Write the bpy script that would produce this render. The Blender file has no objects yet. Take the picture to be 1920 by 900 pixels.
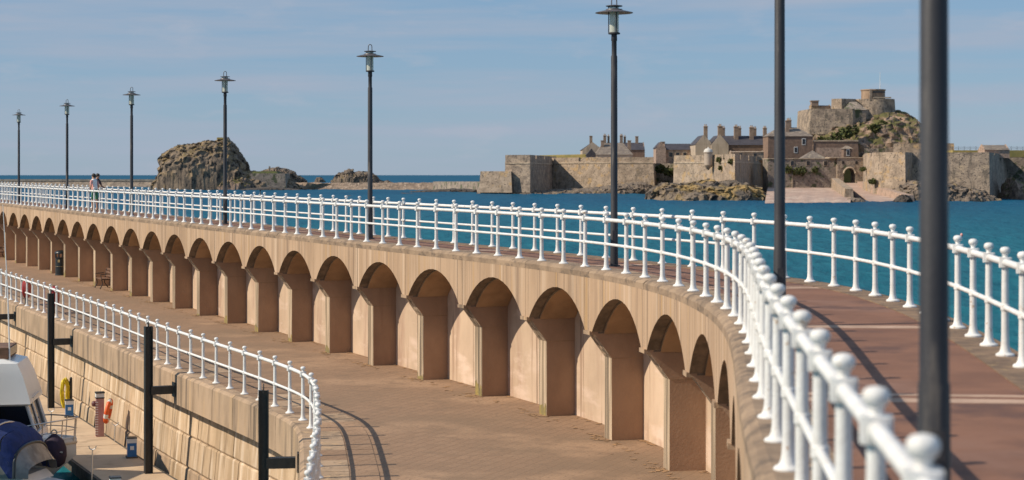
import bpy, math, random
from mathutils import Vector, Matrix, noise
random.seed(7)
PI = math.pi
SC = bpy.context.scene
COL = SC.collection

# ---------------------------------------------------------------- camera, sky, sun, exposure
F = 3400.0                      # focal length in pixels of a 1920 px wide frame
CAM_Z = 1.9
cam_d = bpy.data.cameras.new('camera')
cam = bpy.data.objects.new('camera', cam_d); COL.objects.link(cam)
cam.location = (0, 0, CAM_Z); cam.rotation_euler = (PI/2, 0, 0)
cam_d.sensor_width = 36; cam_d.lens = 36*F/1920
cam_d.shift_y = -122/1920
cam_d.clip_start = 0.2; cam_d.clip_end = 90000
cam_d.dof.use_dof = True; cam_d.dof.focus_distance = 55; cam_d.dof.aperture_fstop = 2.2
SC.camera = cam

SUN_EL = math.radians(39.5); SUN_A = math.radians(13)     # sun on the left, a little behind the camera
to_sun = Vector((-math.cos(SUN_A)*math.cos(SUN_EL), -math.sin(SUN_A)*math.cos(SUN_EL), math.sin(SUN_EL)))
world = bpy.data.worlds.new('World'); SC.world = world; world.use_nodes = True
wn = world.node_tree.nodes; wl = world.node_tree.links
bg = wn['Background']
sky = wn.new('ShaderNodeTexSky'); sky.sky_type = 'NISHITA'; sky.sun_disc = False
sky.sun_elevation = SUN_EL; sky.sun_rotation = math.atan2(to_sun.x, to_sun.y)
sky.altitude = 0; sky.air_density = 1.0; sky.dust_density = 0.1; sky.ozone_density = 3.0
tint = wn.new('ShaderNodeMix'); tint.data_type = 'RGBA'; tint.inputs[0].default_value = .62
tint.inputs[7].default_value = (2.5, 4.5, 7.3, 1)          # even blue summer haze over the whole sky
wl.new(sky.outputs[0], tint.inputs[6])
# thin streaks of high cloud and small faint puffs
tcw = wn.new('ShaderNodeTexCoord')
def cloud(src, scale, rot, lo, hi, amt, colr):
    mpw = wn.new('ShaderNodeMapping'); mpw.inputs['Scale'].default_value = scale; mpw.inputs['Rotation'].default_value = (0, rot, 0)
    wl.new(tcw.outputs['Generated'], mpw.inputs[0])
    nzw = wn.new('ShaderNodeTexNoise'); nzw.inputs['Scale'].default_value = 1.0; nzw.inputs['Detail'].default_value = 7; nzw.inputs['Roughness'].default_value = .55
    wl.new(mpw.outputs[0], nzw.inputs['Vector'])
    rpw = wn.new('ShaderNodeMapRange'); rpw.inputs[1].default_value = lo; rpw.inputs[2].default_value = hi; rpw.inputs[4].default_value = amt
    wl.new(nzw.outputs[0], rpw.inputs[0])
    cl = wn.new('ShaderNodeMix'); cl.data_type = 'RGBA'; cl.inputs[7].default_value = colr
    wl.new(rpw.outputs[0], cl.inputs[0]); wl.new(src, cl.inputs[6]); return cl.outputs[2]
sc_ = cloud(tint.outputs[2], (4, 4, 55), .04, .42, .68, .9, (4.6, 5.3, 6.6, 1))
sc_ = cloud(sc_, (20, 20, 70), -.02, .56, .72, .3, (5.8, 5.9, 6.8, 1))
wl.new(sc_, bg.inputs[0])
bg.inputs[1].default_value = 0.088
sun_d = bpy.data.lights.new('sun', 'SUN'); sun_d.energy = 5.0; sun_d.angle = math.radians(.5); sun_d.color = (1, .875, .70)
sun = bpy.data.objects.new('sun', sun_d); COL.objects.link(sun)
sun.rotation_euler = to_sun.to_track_quat('Z', 'Y').to_euler(); sun.location = to_sun*80
SC.view_settings.view_transform = 'Standard'; SC.view_settings.look = 'None'
SC.view_settings.exposure = -0.10; SC.view_settings.gamma = 1; SC.view_settings.use_curve_mapping = False
SC.cycles.use_denoising = True; SC.cycles.max_bounces = 6; SC.cycles.caustics_reflective = False; SC.cycles.caustics_refractive = False

# ---------------------------------------------------------------- materials
MATS = {}
def c4(c): return (c[0], c[1], c[2], 1)
def mat(name, c1, c2=None, scale=(1, 1, 1), detail=6, rough=.85, bump=0, bscale=None, streak=None, metal=0, spec=.5, lo=.35, hi=.68, speck=None, vary=0):
    """noise-mottled surface in world position; streak=(colour, scale vec, lo, hi) adds a stain layer; speck=(colour, scale, lo, hi)"""
    m = bpy.data.materials.new(name); m.use_nodes = True
    N = m.node_tree.nodes; L = m.node_tree.links
    b = N['Principled BSDF']
    b.inputs['Roughness'].default_value = rough; b.inputs['Metallic'].default_value = metal
    b.inputs['Specular IOR Level'].default_value = spec
    b.inputs['Base Color'].default_value = c4(c1)
    MATS[name] = m
    if c2 is None and not bump: return m
    g = N.new('ShaderNodeNewGeometry')
    def nz(sc, det=6, ro=.6):
        mp = N.new('ShaderNodeMapping'); mp.inputs['Scale'].default_value = sc; L.new(g.outputs['Position'], mp.inputs[0])
        n = N.new('ShaderNodeTexNoise'); n.inputs['Scale'].default_value = 1; n.inputs['Detail'].default_value = det; n.inputs['Roughness'].default_value = ro
        L.new(mp.outputs[0], n.inputs['Vector']); return n.outputs[0]
    def ramp(v, lo, hi):
        lo = .5+(lo-.5)*.62; hi = .5+(hi-.5)*.56
        r = N.new('ShaderNodeMapRange'); r.inputs[1].default_value = lo; r.inputs[2].default_value = hi; r.clamp = True
        L.new(v, r.inputs[0]); return r.outputs[0]
    def mix(fac, a, bcol):
        x = N.new('ShaderNodeMix'); x.data_type = 'RGBA'; L.new(fac, x.inputs[0])
        if isinstance(a, tuple): x.inputs[6].default_value = c4(a)
        else: L.new(a, x.inputs[6])
        x.inputs[7].default_value = c4(bcol); return x.outputs[2]
    col = None
    if c2 is not None:
        col = mix(ramp(nz(scale, detail), lo, hi), tuple(c1), c2)
        if streak:
            for st in (streak if isinstance(streak, list) else [streak]):
                col = mix(ramp(nz(st[1], 5), st[2], st[3]), col, st[0])
        if speck: col = mix(ramp(nz((speck[1],)*3, 4), speck[2], speck[3]), col, speck[0])
        if vary:
            oi = N.new('ShaderNodeObjectInfo'); vr = N.new('ShaderNodeMapRange'); vr.inputs[3].default_value = 1-vary; vr.inputs[4].default_value = 1+vary*.7; L.new(oi.outputs['Random'], vr.inputs[0])
            hs = N.new('ShaderNodeHueSaturation'); L.new(vr.outputs[0], hs.inputs['Value']); L.new(col, hs.inputs['Color']); col = hs.outputs[0]
        L.new(col, b.inputs['Base Color'])
    if bump:
        bs = bscale or (12, 12, 12)
        bp = N.new('ShaderNodeBump'); bp.inputs['Strength'].default_value = min(bump, 1); bp.inputs['Distance'].default_value = max(.02, .5/max(bs))
        L.new(nz(bs, 6), bp.inputs['Height']); L.new(bp.outputs[0], b.inputs['Normal'])
    return m
mat('arch_concrete', vary=0.08, c1=(.50, .345, .225), c2=(.40, .27, .172), scale=(.8, .8, .3), rough=.9, bump=.25, bscale=(25, 25, 25),
    streak=[((.56, .41, .285), (3.3, 3.3, .08), .54, .72), ((.27, .185, .125), (4.2, 4.2, .10), .58, .78), ((.46, .29, .14), (6, 6, .10), .64, .78), ((.22, .15, .10), (11, 11, .08), .64, .76)])
mat('arch_edge', vary=0.08, c1=(.36, .255, .17), c2=(.24, .17, .115), scale=(2, 2, 3), rough=.95, bump=.5, bscale=(18, 18, 18), streak=((.17, .125, .09), (3, 3, 6), .55, .75))
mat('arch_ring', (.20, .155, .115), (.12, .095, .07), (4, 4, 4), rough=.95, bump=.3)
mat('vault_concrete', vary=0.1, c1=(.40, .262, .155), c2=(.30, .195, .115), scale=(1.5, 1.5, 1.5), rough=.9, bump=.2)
mat('pier_concrete', vary=0.08, c1=(.40, .262, .172), c2=(.33, .213, .14), scale=(1.2, 1.2, .8), rough=.9, bump=.3, bscale=(22, 22, 22), streak=((.33, .21, .14), (2, 2, .25), .58, .78))
mat('pier_front', vary=0.12, c1=(.55, .42, .29), c2=(.30, .225, .15), scale=(9, 9, .35), rough=.95, bump=.5, bscale=(25, 25, 8), streak=((.15, .115, .08), (14, 14, .25), .50, .68), lo=.42, hi=.6)
mat('lichen', (.34, .25, .08), (.19, .16, .08), (9, 9, 3), rough=1, bump=.4)
mat('back_concrete', vary=0.09, c1=(.63, .47, .335), c2=(.53, .39, .275), scale=(.7, .7, .5), rough=.92, bump=.2, bscale=(30, 30, 30), streak=[((.47, .32, .23), (1.2, 1.2, .25), .55, .75), ((.70, .53, .41), (.5, .5, 1.5), .56, .76), ((.40, .27, .19), (5, 5, .2), .64, .8)])
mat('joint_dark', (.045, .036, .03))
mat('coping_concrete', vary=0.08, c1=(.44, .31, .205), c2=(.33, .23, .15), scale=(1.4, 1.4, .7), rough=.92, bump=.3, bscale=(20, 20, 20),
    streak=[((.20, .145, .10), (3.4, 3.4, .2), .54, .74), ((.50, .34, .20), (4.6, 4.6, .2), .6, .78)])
mat('quay_block', vary=0.14, c1=(.60, .44, .29), c2=(.44, .31, .19), scale=(1.1, 1.1, .5), rough=.92, bump=.35, bscale=(16, 16, 16),
    streak=[((.66, .52, .38), (2.7, 2.7, .2), .55, .72), ((.27, .185, .11), (3.7, 3.7, .18), .57, .77)])
mat('quay_block_wet', (.22, .175, .11), (.12, .105, .06), (2, 2, 3), rough=.6, bump=.5)
mat('deck_red', (.235, .112, .068), (.18, .085, .053), (1.1, 1.1, 1.1), rough=.9, bump=.3, bscale=(90, 90, 90), streak=[((.25, .135, .095), (.35, .35, .35), .52, .75), ((.125, .062, .046), (.9, .9, .9), .56, .76)])
mat('deck_band', (.50, .34, .25), (.38, .25, .18), (3, 3, 3), rough=.9, bump=.2)
mat('deck_edge', (.25, .165, .105), (.15, .10, .068), (3, 3, 3), rough=.95, bump=.6, bscale=(30, 30, 30), speck=((.32, .22, .11), 9, .64, .78))
mat('white_paint', (.80, .80, .79), (.72, .71, .69), (5, 5, 5), rough=.55, bump=.22, bscale=(40, 40, 40), speck=((.50, .36, .25), 13, .74, .84))
mat('lamp_paint', (.050, .050, .056), (.036, .036, .042), (5, 5, 1.2), rough=.5, bump=.1, bscale=(40, 40, 40), spec=.3, streak=((.13, .115, .105), (9, 9, 1.2), .60, .80))
mat('shade_metal', (.11, .10, .105), (.08, .075, .08), (8, 8, 8), rough=.4)
mat('shade_under', (.42, .33, .27))
mat('bulb', (.85, .80, .66), rough=.3)
mat('black_steel', (.018, .019, .020), (.035, .032, .028), (6, 6, 2), rough=.5, bump=.2)
mat('bin_black', (.012, .018, .022), (.02, .027, .03), (4, 4, 4), rough=.35)
mat('bin_gold', (.42, .33, .15), rough=.4)
mat('wood', (.20, .105, .06), (.13, .07, .04), (3, 3, 20), rough=.7)
mat('red_paint', (.42, .03, .025), (.30, .03, .03), (6, 6, 6), rough=.5)
mat('orange', (.78, .13, .02), (.70, .10, .02), (9, 9, 9), rough=.5)
mat('reflective', (.75, .75, .72), rough=.35)
mat('maroon', (.16, .05, .05), (.11, .04, .04), (8, 8, 8), rough=.5)
mat('pink_panel', (.46, .26, .24), (.40, .21, .20), (7, 7, 7), rough=.5)
mat('yellow_hose', (.80, .62, .02), (.70, .52, .02), (20, 20, 20), rough=.5)
mat('pedestal_blue', (.02, .16, .42), (.02, .13, .36), (9, 9, 9), rough=.4)
mat('pedestal_white', (.74, .75, .74), rough=.4)
mat('pontoon_deck', (.60, .445, .295), (.52, .38, .25), (.7, .7, .7), rough=.93, bump=.2, bscale=(40, 40, 40), streak=((.44, .32, .21), (1.2, 1.2, 1.2), .6, .78))
mat('pontoon_side', (.13, .11, .085), (.07, .06, .05), (3, 3, 3), rough=.9)
mat('gelcoat', (.80, .79, .76), (.76, .75, .72), (1, 1, 1), rough=.25)
mat('gelcoat_cream', (.66, .56, .43), (.60, .50, .38), (1, 1, 1), rough=.35)
mat('boat_glass', (.012, .014, .018), rough=.08)
mat('blue_canvas', (.012, .030, .14), (.008, .022, .10), (5, 5, 5), rough=.85, bump=.3, bscale=(10, 10, 10))
mat('clear_vinyl', (.16, .15, .14), (.26, .24, .22), (3, 3, 3), rough=.15)
mat('purple_cover', (.045, .024, .048), (.03, .018, .034), (6, 6, 6), rough=.8, bump=.3)
mat('steel', (.62, .61, .60), rough=.3, metal=.85)
mat('rope', (.60, .54, .45), (.45, .40, .33), (60, 60, 60), rough=.9)
mat('skin', (.50, .28, .19)); mat('hair', (.022, .014, .010), rough=.6); mat('shirt_white', (.80, .79, .78)); mat('shirt_pink', (.70, .34, .30))
mat('shorts_green', (.06, .23, .13)); mat('shirt_dark', (.06, .035, .045)); mat('trousers_dark', (.04, .04, .055)); mat('shoe', (.42, .35, .28))
mat('masonry', (.40, .315, .24), (.235, .185, .145), (.35, .35, .5), rough=.95, bump=1, bscale=(1.3, 1.3, 2.2), detail=10,
    streak=[((.17, .14, .11), (.5, .5, .16), .56, .74), ((.44, .34, .24), (.22, .22, .28), .56, .74)], speck=((.11, .095, .08), 1.5, .62, .70))
mat('masonry_warm', (.445, .345, .255), (.30, .23, .17), (.3, .3, .4), rough=.95, bump=1, bscale=(1.2, 1.2, 2.4), detail=10,
    streak=[((.22, .175, .13), (.5, .5, .14), .57, .74), ((.44, .30, .16), (.25, .25, .3), .6, .74)], speck=((.15, .12, .09), 1.4, .63, .71))
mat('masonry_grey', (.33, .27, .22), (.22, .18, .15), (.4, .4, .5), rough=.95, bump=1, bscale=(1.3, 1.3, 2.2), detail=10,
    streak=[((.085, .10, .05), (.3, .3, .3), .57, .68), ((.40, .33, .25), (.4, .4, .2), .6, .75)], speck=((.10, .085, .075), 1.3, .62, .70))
mat('string_course', (.52, .42, .31), (.34, .27, .20), (.5, .5, .5), rough=.95)
mat('render_wall', (.50, .41, .33), (.42, .34, .27), (.3, .3, .2), rough=.95, streak=((.33, .27, .21), (.8, .8, .12), .56, .75))
mat('brick_wall', (.25, .165, .12), (.18, .12, .09), (.8, .8, .8), rough=.95, bump=.6, bscale=(2, 2, 5))
mat('rubble_pink', (.47, .33, .25), (.35, .25, .19), (.7, .7, .7), rough=.95, bump=1, bscale=(1.5, 1.5, 3), speck=((.24, .17, .13), 1.6, .6, .7))
mat('rubble_stone', (.34, .25, .185), (.20, .15, .115), (.3, .3, .6), rough=.97, bump=1, bscale=(1, 1, 2), streak=((.15, .115, .09), (.6, .6, .8), .55, .7), speck=((.48, .38, .30), 1.0, .62, .72))
mat('slate', (.065, .060, .072), (.045, .042, .052), (.5, .5, .5), rough=.75, bump=.4, bscale=(1, 1, 4))
mat('slate_brown', (.22, .18, .15), (.16, .13, .11), (.5, .5, .7), rough=.85, bump=.4, bscale=(1.2, 1.2, 4), streak=((.30, .25, .19), (.7, .7, .7), .58, .72))
mat('chimney_stone', (.33, .24, .18), (.25, .18, .135), (.8, .8, .8), rough=.95)
mat('chimney_pot', (.56, .36, .18), (.46, .29, .15), (2, 2, 2), rough=.9)
mat('window_dark', (.025, .025, .03), rough=.15); mat('window_white', (.72, .70, .66), rough=.5)
mat('tower_concrete', (.40, .28, .19), (.30, .205, .14), (.4, .4, .2), rough=.95, streak=((.20, .135, .095), (.7, .7, .12), .56, .75))
mat('dome_white', (.66, .63, .58), (.55, .52, .47), (1, 1, 1), rough=.8)
mat('ochre', (.40, .30, .10), (.28, .24, .08), (.5, .5, .5), rough=.95)
mat('bush', (.10, .11, .032), (.055, .065, .022), (.8, .8, .8), rough=1)
mat('shingle', (.47, .33, .265), (.37, .26, .205), (.25, .25, .4), rough=.97, bump=.6, bscale=(1.5, 1.5, 1.5), streak=((.52, .40, .32), (.1, .1, .8), .56, .7))
mat('wet_sand', (.40, .285, .19), (.33, .235, .16), (.06, .06, .06), rough=.9)
mat('buoy_pink', (.72, .34, .30), rough=.4)
mat('foam', (.85, .86, .86), rough=.6)

def rock_mat(name, c1, c2, top, lich, lo=.5, hi=.62, zt=.45, sc=.12, grass_lo=.42, dark=(.05, .042, .038)):
    m = mat(name, c1, c2, (sc*1.6, sc*1.6, sc*.7), rough=.96, bump=1, bscale=(sc*9, sc*9, sc*6), detail=10, streak=((dark), (sc*5, sc*5, sc*2), .57, .68))
    N = m.node_tree.nodes; L = m.node_tree.links; b = N['Principled BSDF']
    src = b.inputs['Base Color'].links[0].from_socket
    g = N.new('ShaderNodeNewGeometry')
    def noi(s, lo_, hi_):
        n = N.new('ShaderNodeTexNoise'); n.inputs['Scale'].default_value = s; n.inputs['Detail'].default_value = 6
        L.new(g.outputs['Position'], n.inputs['Vector'])
        r = N.new('ShaderNodeMapRange'); r.inputs[1].default_value = lo_; r.inputs[2].default_value = hi_; L.new(n.outputs[0], r.inputs[0]); return r.outputs[0]
    if lich:
        x = N.new('ShaderNodeMix'); x.data_type = 'RGBA'; L.new(noi(sc*2.2, lo, hi), x.inputs[0]); L.new(src, x.inputs[6]); x.inputs[7].default_value = c4(lich); src = x.outputs[2]
    if top:
        sp = N.new('ShaderNodeSeparateXYZ'); L.new(g.outputs['Normal'], sp.inputs[0])
        r = N.new('ShaderNodeMapRange'); r.inputs[1].default_value = zt; r.inputs[2].default_value = zt+.25; L.new(sp.outputs[2], r.inputs[0])
        mu = N.new('ShaderNodeMath'); mu.operation = 'MULTIPLY'; L.new(r.outputs[0], mu.inputs[0]); L.new(noi(sc*1.5, grass_lo, grass_lo+.12), mu.inputs[1])
        x = N.new('ShaderNodeMix'); x.data_type = 'RGBA'; L.new(mu.outputs[0], x.inputs[0]); L.new(src, x.inputs[6]); x.inputs[7].default_value = c4(top); src = x.outputs[2]
    L.new(src, b.inputs['Base Color'])
    return m
rock_mat('rock_island', (.27, .205, .145), (.155, .12, .092), (.23, .165, .07), (.30, .215, .13), lo=.52, hi=.64, sc=.10, zt=.6)
rock_mat('rock_lichen', (.22, .17, .125), (.10, .085, .07), None, (.31, .215, .09), lo=.52, hi=.62, sc=.055)
rock_mat('rock_brown', (.24, .185, .14), (.14, .11, .085), None, (.30, .22, .11), lo=.58, hi=.7, sc=.2)
rock_mat('rock_dark', (.10, .082, .068), (.055, .047, .042), None, None, sc=.3)
rock_mat('rock_pink', (.40, .275, .205), (.27, .19, .14), (.115, .105, .035), (.18, .13, .10), lo=.56, hi=.68, zt=.28, sc=.13, grass_lo=.40, dark=(.12, .09, .075))

# brick pavers
def paver_mat():
    m = bpy.data.materials.new('pavers'); m.use_nodes = True; MATS['pavers'] = m
    N = m.node_tree.nodes; L = m.node_tree.links; b = N['Principled BSDF']; b.inputs['Roughness'].default_value = .88
    g = N.new('ShaderNodeNewGeometry'); mp = N.new('ShaderNodeMapping'); mp.inputs['Rotation'].default_value = (0, 0, math.radians(24)); L.new(g.outputs['Position'], mp.inputs[0])
    br = N.new('ShaderNodeTexBrick'); br.inputs['Scale'].default_value = 1; br.inputs['Brick Width'].default_value = .22; br.inputs['Row Height'].default_value = .44; br.offset = .0
    br.inputs['Mortar Size'].default_value = .018; br.inputs['Mortar Smooth'].default_value = .6; br.inputs['Bias'].default_value = -.1
    br.inputs['Color1'].default_value = (.305, .192, .119, 1); br.inputs['Color2'].default_value = (.275, .172, .106, 1); br.inputs['Mortar'].default_value = (.235, .146, .088, 1)
    L.new(mp.outputs[0], br.inputs['Vector'])
    def lay(src, sc, lo, hi, colr, vec=None):
        n = N.new('ShaderNodeTexNoise'); n.inputs['Scale'].default_value = sc; n.inputs['Detail'].default_value = 7; L.new(g.outputs['Position'], n.inputs['Vector'])
        r = N.new('ShaderNodeMapRange'); r.inputs[1].default_value = lo; r.inputs[2].default_value = hi; r.inputs[4].default_value = .75; L.new(n.outputs[0], r.inputs[0])
        x = N.new('ShaderNodeMix'); x.data_type = 'RGBA'; L.new(r.outputs[0], x.inputs[0]); L.new(src, x.inputs[6]); x.inputs[7].default_value = c4(colr); return x.outputs[2]
    s = lay(br.outputs[0], .22, .46, .60, (.225, .150, .094)); s = lay(s, .45, .53, .66, (.41, .26, .16)); s = lay(s, 1.6, .53, .66, (.235, .152, .095)); s = lay(s, 14, .55, .66, (.20, .13, .083))
    L.new(s, b.inputs['Base Color'])
    bp = N.new('ShaderNodeBump'); bp.inputs['Strength'].default_value = .35; bp.inputs['Distance'].default_value = .01; bp.invert = True
    L.new(br.outputs['Fac'], bp.inputs['Height']); L.new(bp.outputs[0], b.inputs['Normal'])
paver_mat()
def sea_mat():
    m = bpy.data.materials.new('sea_water'); m.use_nodes = True; MATS['sea_water'] = m
    N = m.node_tree.nodes; L = m.node_tree.links; b = N['Principled BSDF']
    b.inputs['Roughness'].default_value = .2; b.inputs['IOR'].default_value = 1.33; b.inputs['Specular IOR Level'].default_value = .10
    g = N.new('ShaderNodeNewGeometry')
    def noi(scv, det=4):
        mp = N.new('ShaderNodeMapping'); mp.inputs['Scale'].default_value = scv; mp.inputs['Rotation'].default_value = (0, 0, .35); L.new(g.outputs['Position'], mp.inputs[0])
        n = N.new('ShaderNodeTexNoise'); n.inputs['Scale'].default_value = 1; n.inputs['Detail'].default_value = det; L.new(mp.outputs[0], n.inputs['Vector']); return n.outputs[0]
    # depth of the water: shallow turquoise harbour, deep blue open sea
    sp = N.new('ShaderNodeSeparateXYZ'); L.new(g.outputs['Position'], sp.inputs[0])
    r = N.new('ShaderNodeMapRange'); r.inputs[1].default_value = 60; r.inputs[2].default_value = 520; L.new(sp.outputs[1], r.inputs[0])
    pw = N.new('ShaderNodeMath'); pw.operation = 'POWER'; pw.inputs[1].default_value = .8; L.new(r.outputs[0], pw.inputs[0])
    x = N.new('ShaderNodeMix'); x.data_type = 'RGBA'; L.new(pw.outputs[0], x.inputs[0]); x.inputs[6].default_value = (.016, .155, .185, 1); x.inputs[7].default_value = (.012, .094, .170, 1)
    n2 = noi((.012, .004, 1), 3)
    r2 = N.new('ShaderNodeMapRange'); r2.inputs[1].default_value = .42; r2.inputs[2].default_value = .68; L.new(n2, r2.inputs[0])
    x2 = N.new('ShaderNodeMix'); x2.data_type = 'RGBA'; x2.blend_type = 'MULTIPLY'; L.new(r2.outputs[0], x2.inputs[0]); L.new(x.outputs[2], x2.inputs[6]); x2.inputs[7].default_value = (.7, .78, .85, 1)
    L.new(x2.outputs[2], b.inputs['Base Color'])
    b.inputs['Specular IOR Level'].default_value = 0
    gl = N.new('ShaderNodeBsdfGlossy'); gl.inputs['Roughness'].default_value = .18; ms = N.new('ShaderNodeMixShader'); ms.inputs[0].default_value = .11
    L.new(b.outputs[0], ms.inputs[1]); L.new(gl.outputs[0], ms.inputs[2]); L.new(ms.outputs[0], N['Material Output'].inputs[0])
    b1 = N.new('ShaderNodeBump'); b1.inputs['Strength'].default_value = 1; b1.inputs['Distance'].default_value = .55; L.new(noi((.55, .22, 1), 6), b1.inputs['Height'])
    b2 = N.new('ShaderNodeBump'); b2.inputs['Strength'].default_value = .8; b2.inputs['Distance'].default_value = .9; L.new(noi((.12, .06, 1), 3), b2.inputs['Height'])
    L.new(b1.outputs[0], b2.inputs['Normal']); L.new(b2.outputs[0], b.inputs['Normal']); L.new(b2.outputs[0], gl.inputs['Normal'])
sea_mat()
def glass_mat():
    m = bpy.data.materials.new('lantern_glass'); m.use_nodes = True; MATS['lantern_glass'] = m
    b = m.node_tree.nodes['Principled BSDF']; b.inputs['Base Color'].default_value = (.74, .76, .66, 1); b.inputs['Roughness'].default_value = .25
    b.inputs['Alpha'].default_value = .5
glass_mat()

# ---------------------------------------------------------------- mesh helpers
class MB:
    def __init__(s): s.v = []; s.f = []; s.m = []
    def add(s, vs, fs, mi=0):
        o = len(s.v); s.v += [tuple(v) for v in vs]; s.f += [tuple(i+o for i in f) for f in fs]; s.m += [mi]*len(fs); return s
    def box(s, c, d, rz=0, mi=0, top=1.0):
        cs, sn = math.cos(rz), math.sin(rz); vs = []
        for z in (-.5, .5):
            k = top if z > 0 else 1
            for x, y in ((-.5, -.5), (.5, -.5), (.5, .5), (-.5, .5)):
                lx, ly = x*d[0]*k, y*d[1]*k
                vs.append((c[0]+lx*cs-ly*sn, c[1]+lx*sn+ly*cs, c[2]+z*d[2]))
        return s.add(vs, [(3, 2, 1, 0), (4, 5, 6, 7), (0, 1, 5, 4), (1, 2, 6, 5), (2, 3, 7, 6), (3, 0, 4, 7)], mi)
    def lathe(s, prof, c=(0, 0, 0), seg=12, mi=0, cap=True):
        n = len(prof); vs = []
        for r, z in prof:
            for k in range(seg):
                a = 2*PI*k/seg; vs.append((c[0]+r*math.cos(a), c[1]+r*math.sin(a), c[2]+z))
        fs = [(i*seg+k, i*seg+(k+1) % seg, (i+1)*seg+(k+1) % seg, (i+1)*seg+k) for i in range(n-1) for k in range(seg)]
        if cap: fs += [tuple(reversed(range(seg))), tuple((n-1)*seg+k for k in range(seg))]
        return s.add(vs, fs, mi)
    def tube(s, pts, r, seg=8, mi=0, closed=False):
        pts = [Vector(p) for p in pts]; n = len(pts); vs = []
        up = Vector((0, 0, 1)); prev = None
        for i, p in enumerate(pts):
            a = pts[(i-1) % n] if (closed or i > 0) else p; b = pts[(i+1) % n] if (closed or i < n-1) else p
            t = (b-a).normalized()
            if prev is None:
                u = up if abs(t.z) < .9 else Vector((1, 0, 0)); e1 = t.cross(u).normalized()
            else:
                e1 = (prev-t*prev.dot(t)).normalized()
            prev = e1; e2 = t.cross(e1); rr = r[i] if isinstance(r, (list, tuple)) else r
            for k in range(seg):
                an = 2*PI*k/seg; vs.append(p+(e1*math.cos(an)+e2*math.sin(an))*rr)
        m = n if closed else n-1
        fs = [(i*seg+k, i*seg+(k+1) % seg, ((i+1) % n)*seg+(k+1) % seg, ((i+1) % n)*seg+k) for i in range(m) for k in range(seg)]
        if not closed: fs += [tuple(reversed(range(seg))), tuple((n-1)*seg+k for k in range(seg))]
        return s.add(vs, fs, mi)
    def prism(s, poly, z0, z1, inset=0, mi=0):
        """plan polygon [(x,y)], z may be per-vertex lists; inset = batter in metres towards the centre at the top"""
        n = len(poly); cx = sum(p[0] for p in poly)/n; cy = sum(p[1] for p in poly)/n
        zz0 = z0 if isinstance(z0, (list, tuple)) else [z0]*n; zz1 = z1 if isinstance(z1, (list, tuple)) else [z1]*n
        top = []
        for p in poly:
            d = math.hypot(p[0]-cx, p[1]-cy) or 1; k = 1-inset/d; top.append((cx+(p[0]-cx)*k, cy+(p[1]-cy)*k))
        vs = [(p[0], p[1], z) for p, z in zip(poly, zz0)]+[(p[0], p[1], z) for p, z in zip(top, zz1)]
        fs = [(i, (i+1) % n, n+(i+1) % n, n+i) for i in range(n)]+[tuple(reversed(range(n))), tuple(range(n, 2*n))]
        return s.add(vs, fs, mi)
    def loft(s, rings, mi=0, closed=True, caps=True):
        n = len(rings[0]); vs = [v for r in rings for v in r]; m = n if closed else n-1
        fs = [(i*n+k, i*n+(k+1) % n, (i+1)*n+(k+1) % n, (i+1)*n+k) for i in range(len(rings)-1) for k in range(m)]
        if caps: fs += [tuple(reversed(range(n))), tuple((len(rings)-1)*n+k for k in range(n))]
        return s.add(vs, fs, mi)
    def mesh(s, name, mats, smooth=False, off=(0, 0, 0)):
        me = bpy.data.meshes.new(name); me.from_pydata([(v[0]-off[0], v[1]-off[1], v[2]-off[2]) for v in s.v], [], s.f)
        for m in (mats if isinstance(mats, (list, tuple)) else [mats]): me.materials.append(MATS[m])
        for p, mi in zip(me.polygons, s.m): p.material_index = mi
        if smooth: me.polygons.foreach_set('use_smooth', [True]*len(me.polygons))
        me.update()
        if smooth: me.set_sharp_from_angle(angle=math.radians(smooth if smooth > 1 else 40))
        return me
ORG = {}
def link(name, data, parent=None, loc=(0, 0, 0), rz=0):
    """loc in world coordinates; children are stored relative to their parent (parents are unrotated at build time)"""
    o = bpy.data.objects.new(name, data); COL.objects.link(o)
    if parent is not None:
        po = ORG[parent.name]; o.parent = parent; o.location = (loc[0]-po[0], loc[1]-po[1], loc[2]-po[2])
    else: o.location = loc
    if rz: o.rotation_euler = (0, 0, rz)
    ORG[o.name] = tuple(loc); return o
def part(name, mb, mats, parent, smooth=False):
    """world-coordinate mesh as a part; its origin is its parent's origin"""
    po = ORG[parent.name]
    return link(name, mb.mesh(name, mats, smooth, po), parent, po)
def tag(o, label=None, cat=None, group=None, kind=None):
    if label: o['label'] = label
    if cat: o['category'] = cat
    if group: o['group'] = group
    if kind: o['kind'] = kind
    return o
def thing(name, loc, label, cat, group=None): return tag(link(name, None, None, loc), label, cat, group)
def single(name, mb, mats, loc, label, cat, group=None, smooth=False):
    return tag(link(name, mb.mesh(name, mats, smooth, loc), None, loc), label, cat, group)
def structure(name, mb, mats, smooth=False): return tag(link(name, mb.mesh(name, mats, smooth)), kind='structure')
def clone(o, parent=None, loc=None, rz=None):
    c = o.copy(); COL.objects.link(c)
    if parent: c.parent = parent
    if loc is not None: c.location = loc
    if rz is not None: c.rotation_euler = (0, 0, rz)
    for ch in list(o.children): clone(ch, c)
    return c
TILT = .00323                                   # the promenade climbs gently away from the camera
def dz(Y): return TILT*Y
LOWER = -3.25                                   # lower quay level relative to the promenade
SEA = -6.1
PONT = -5.6

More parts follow.
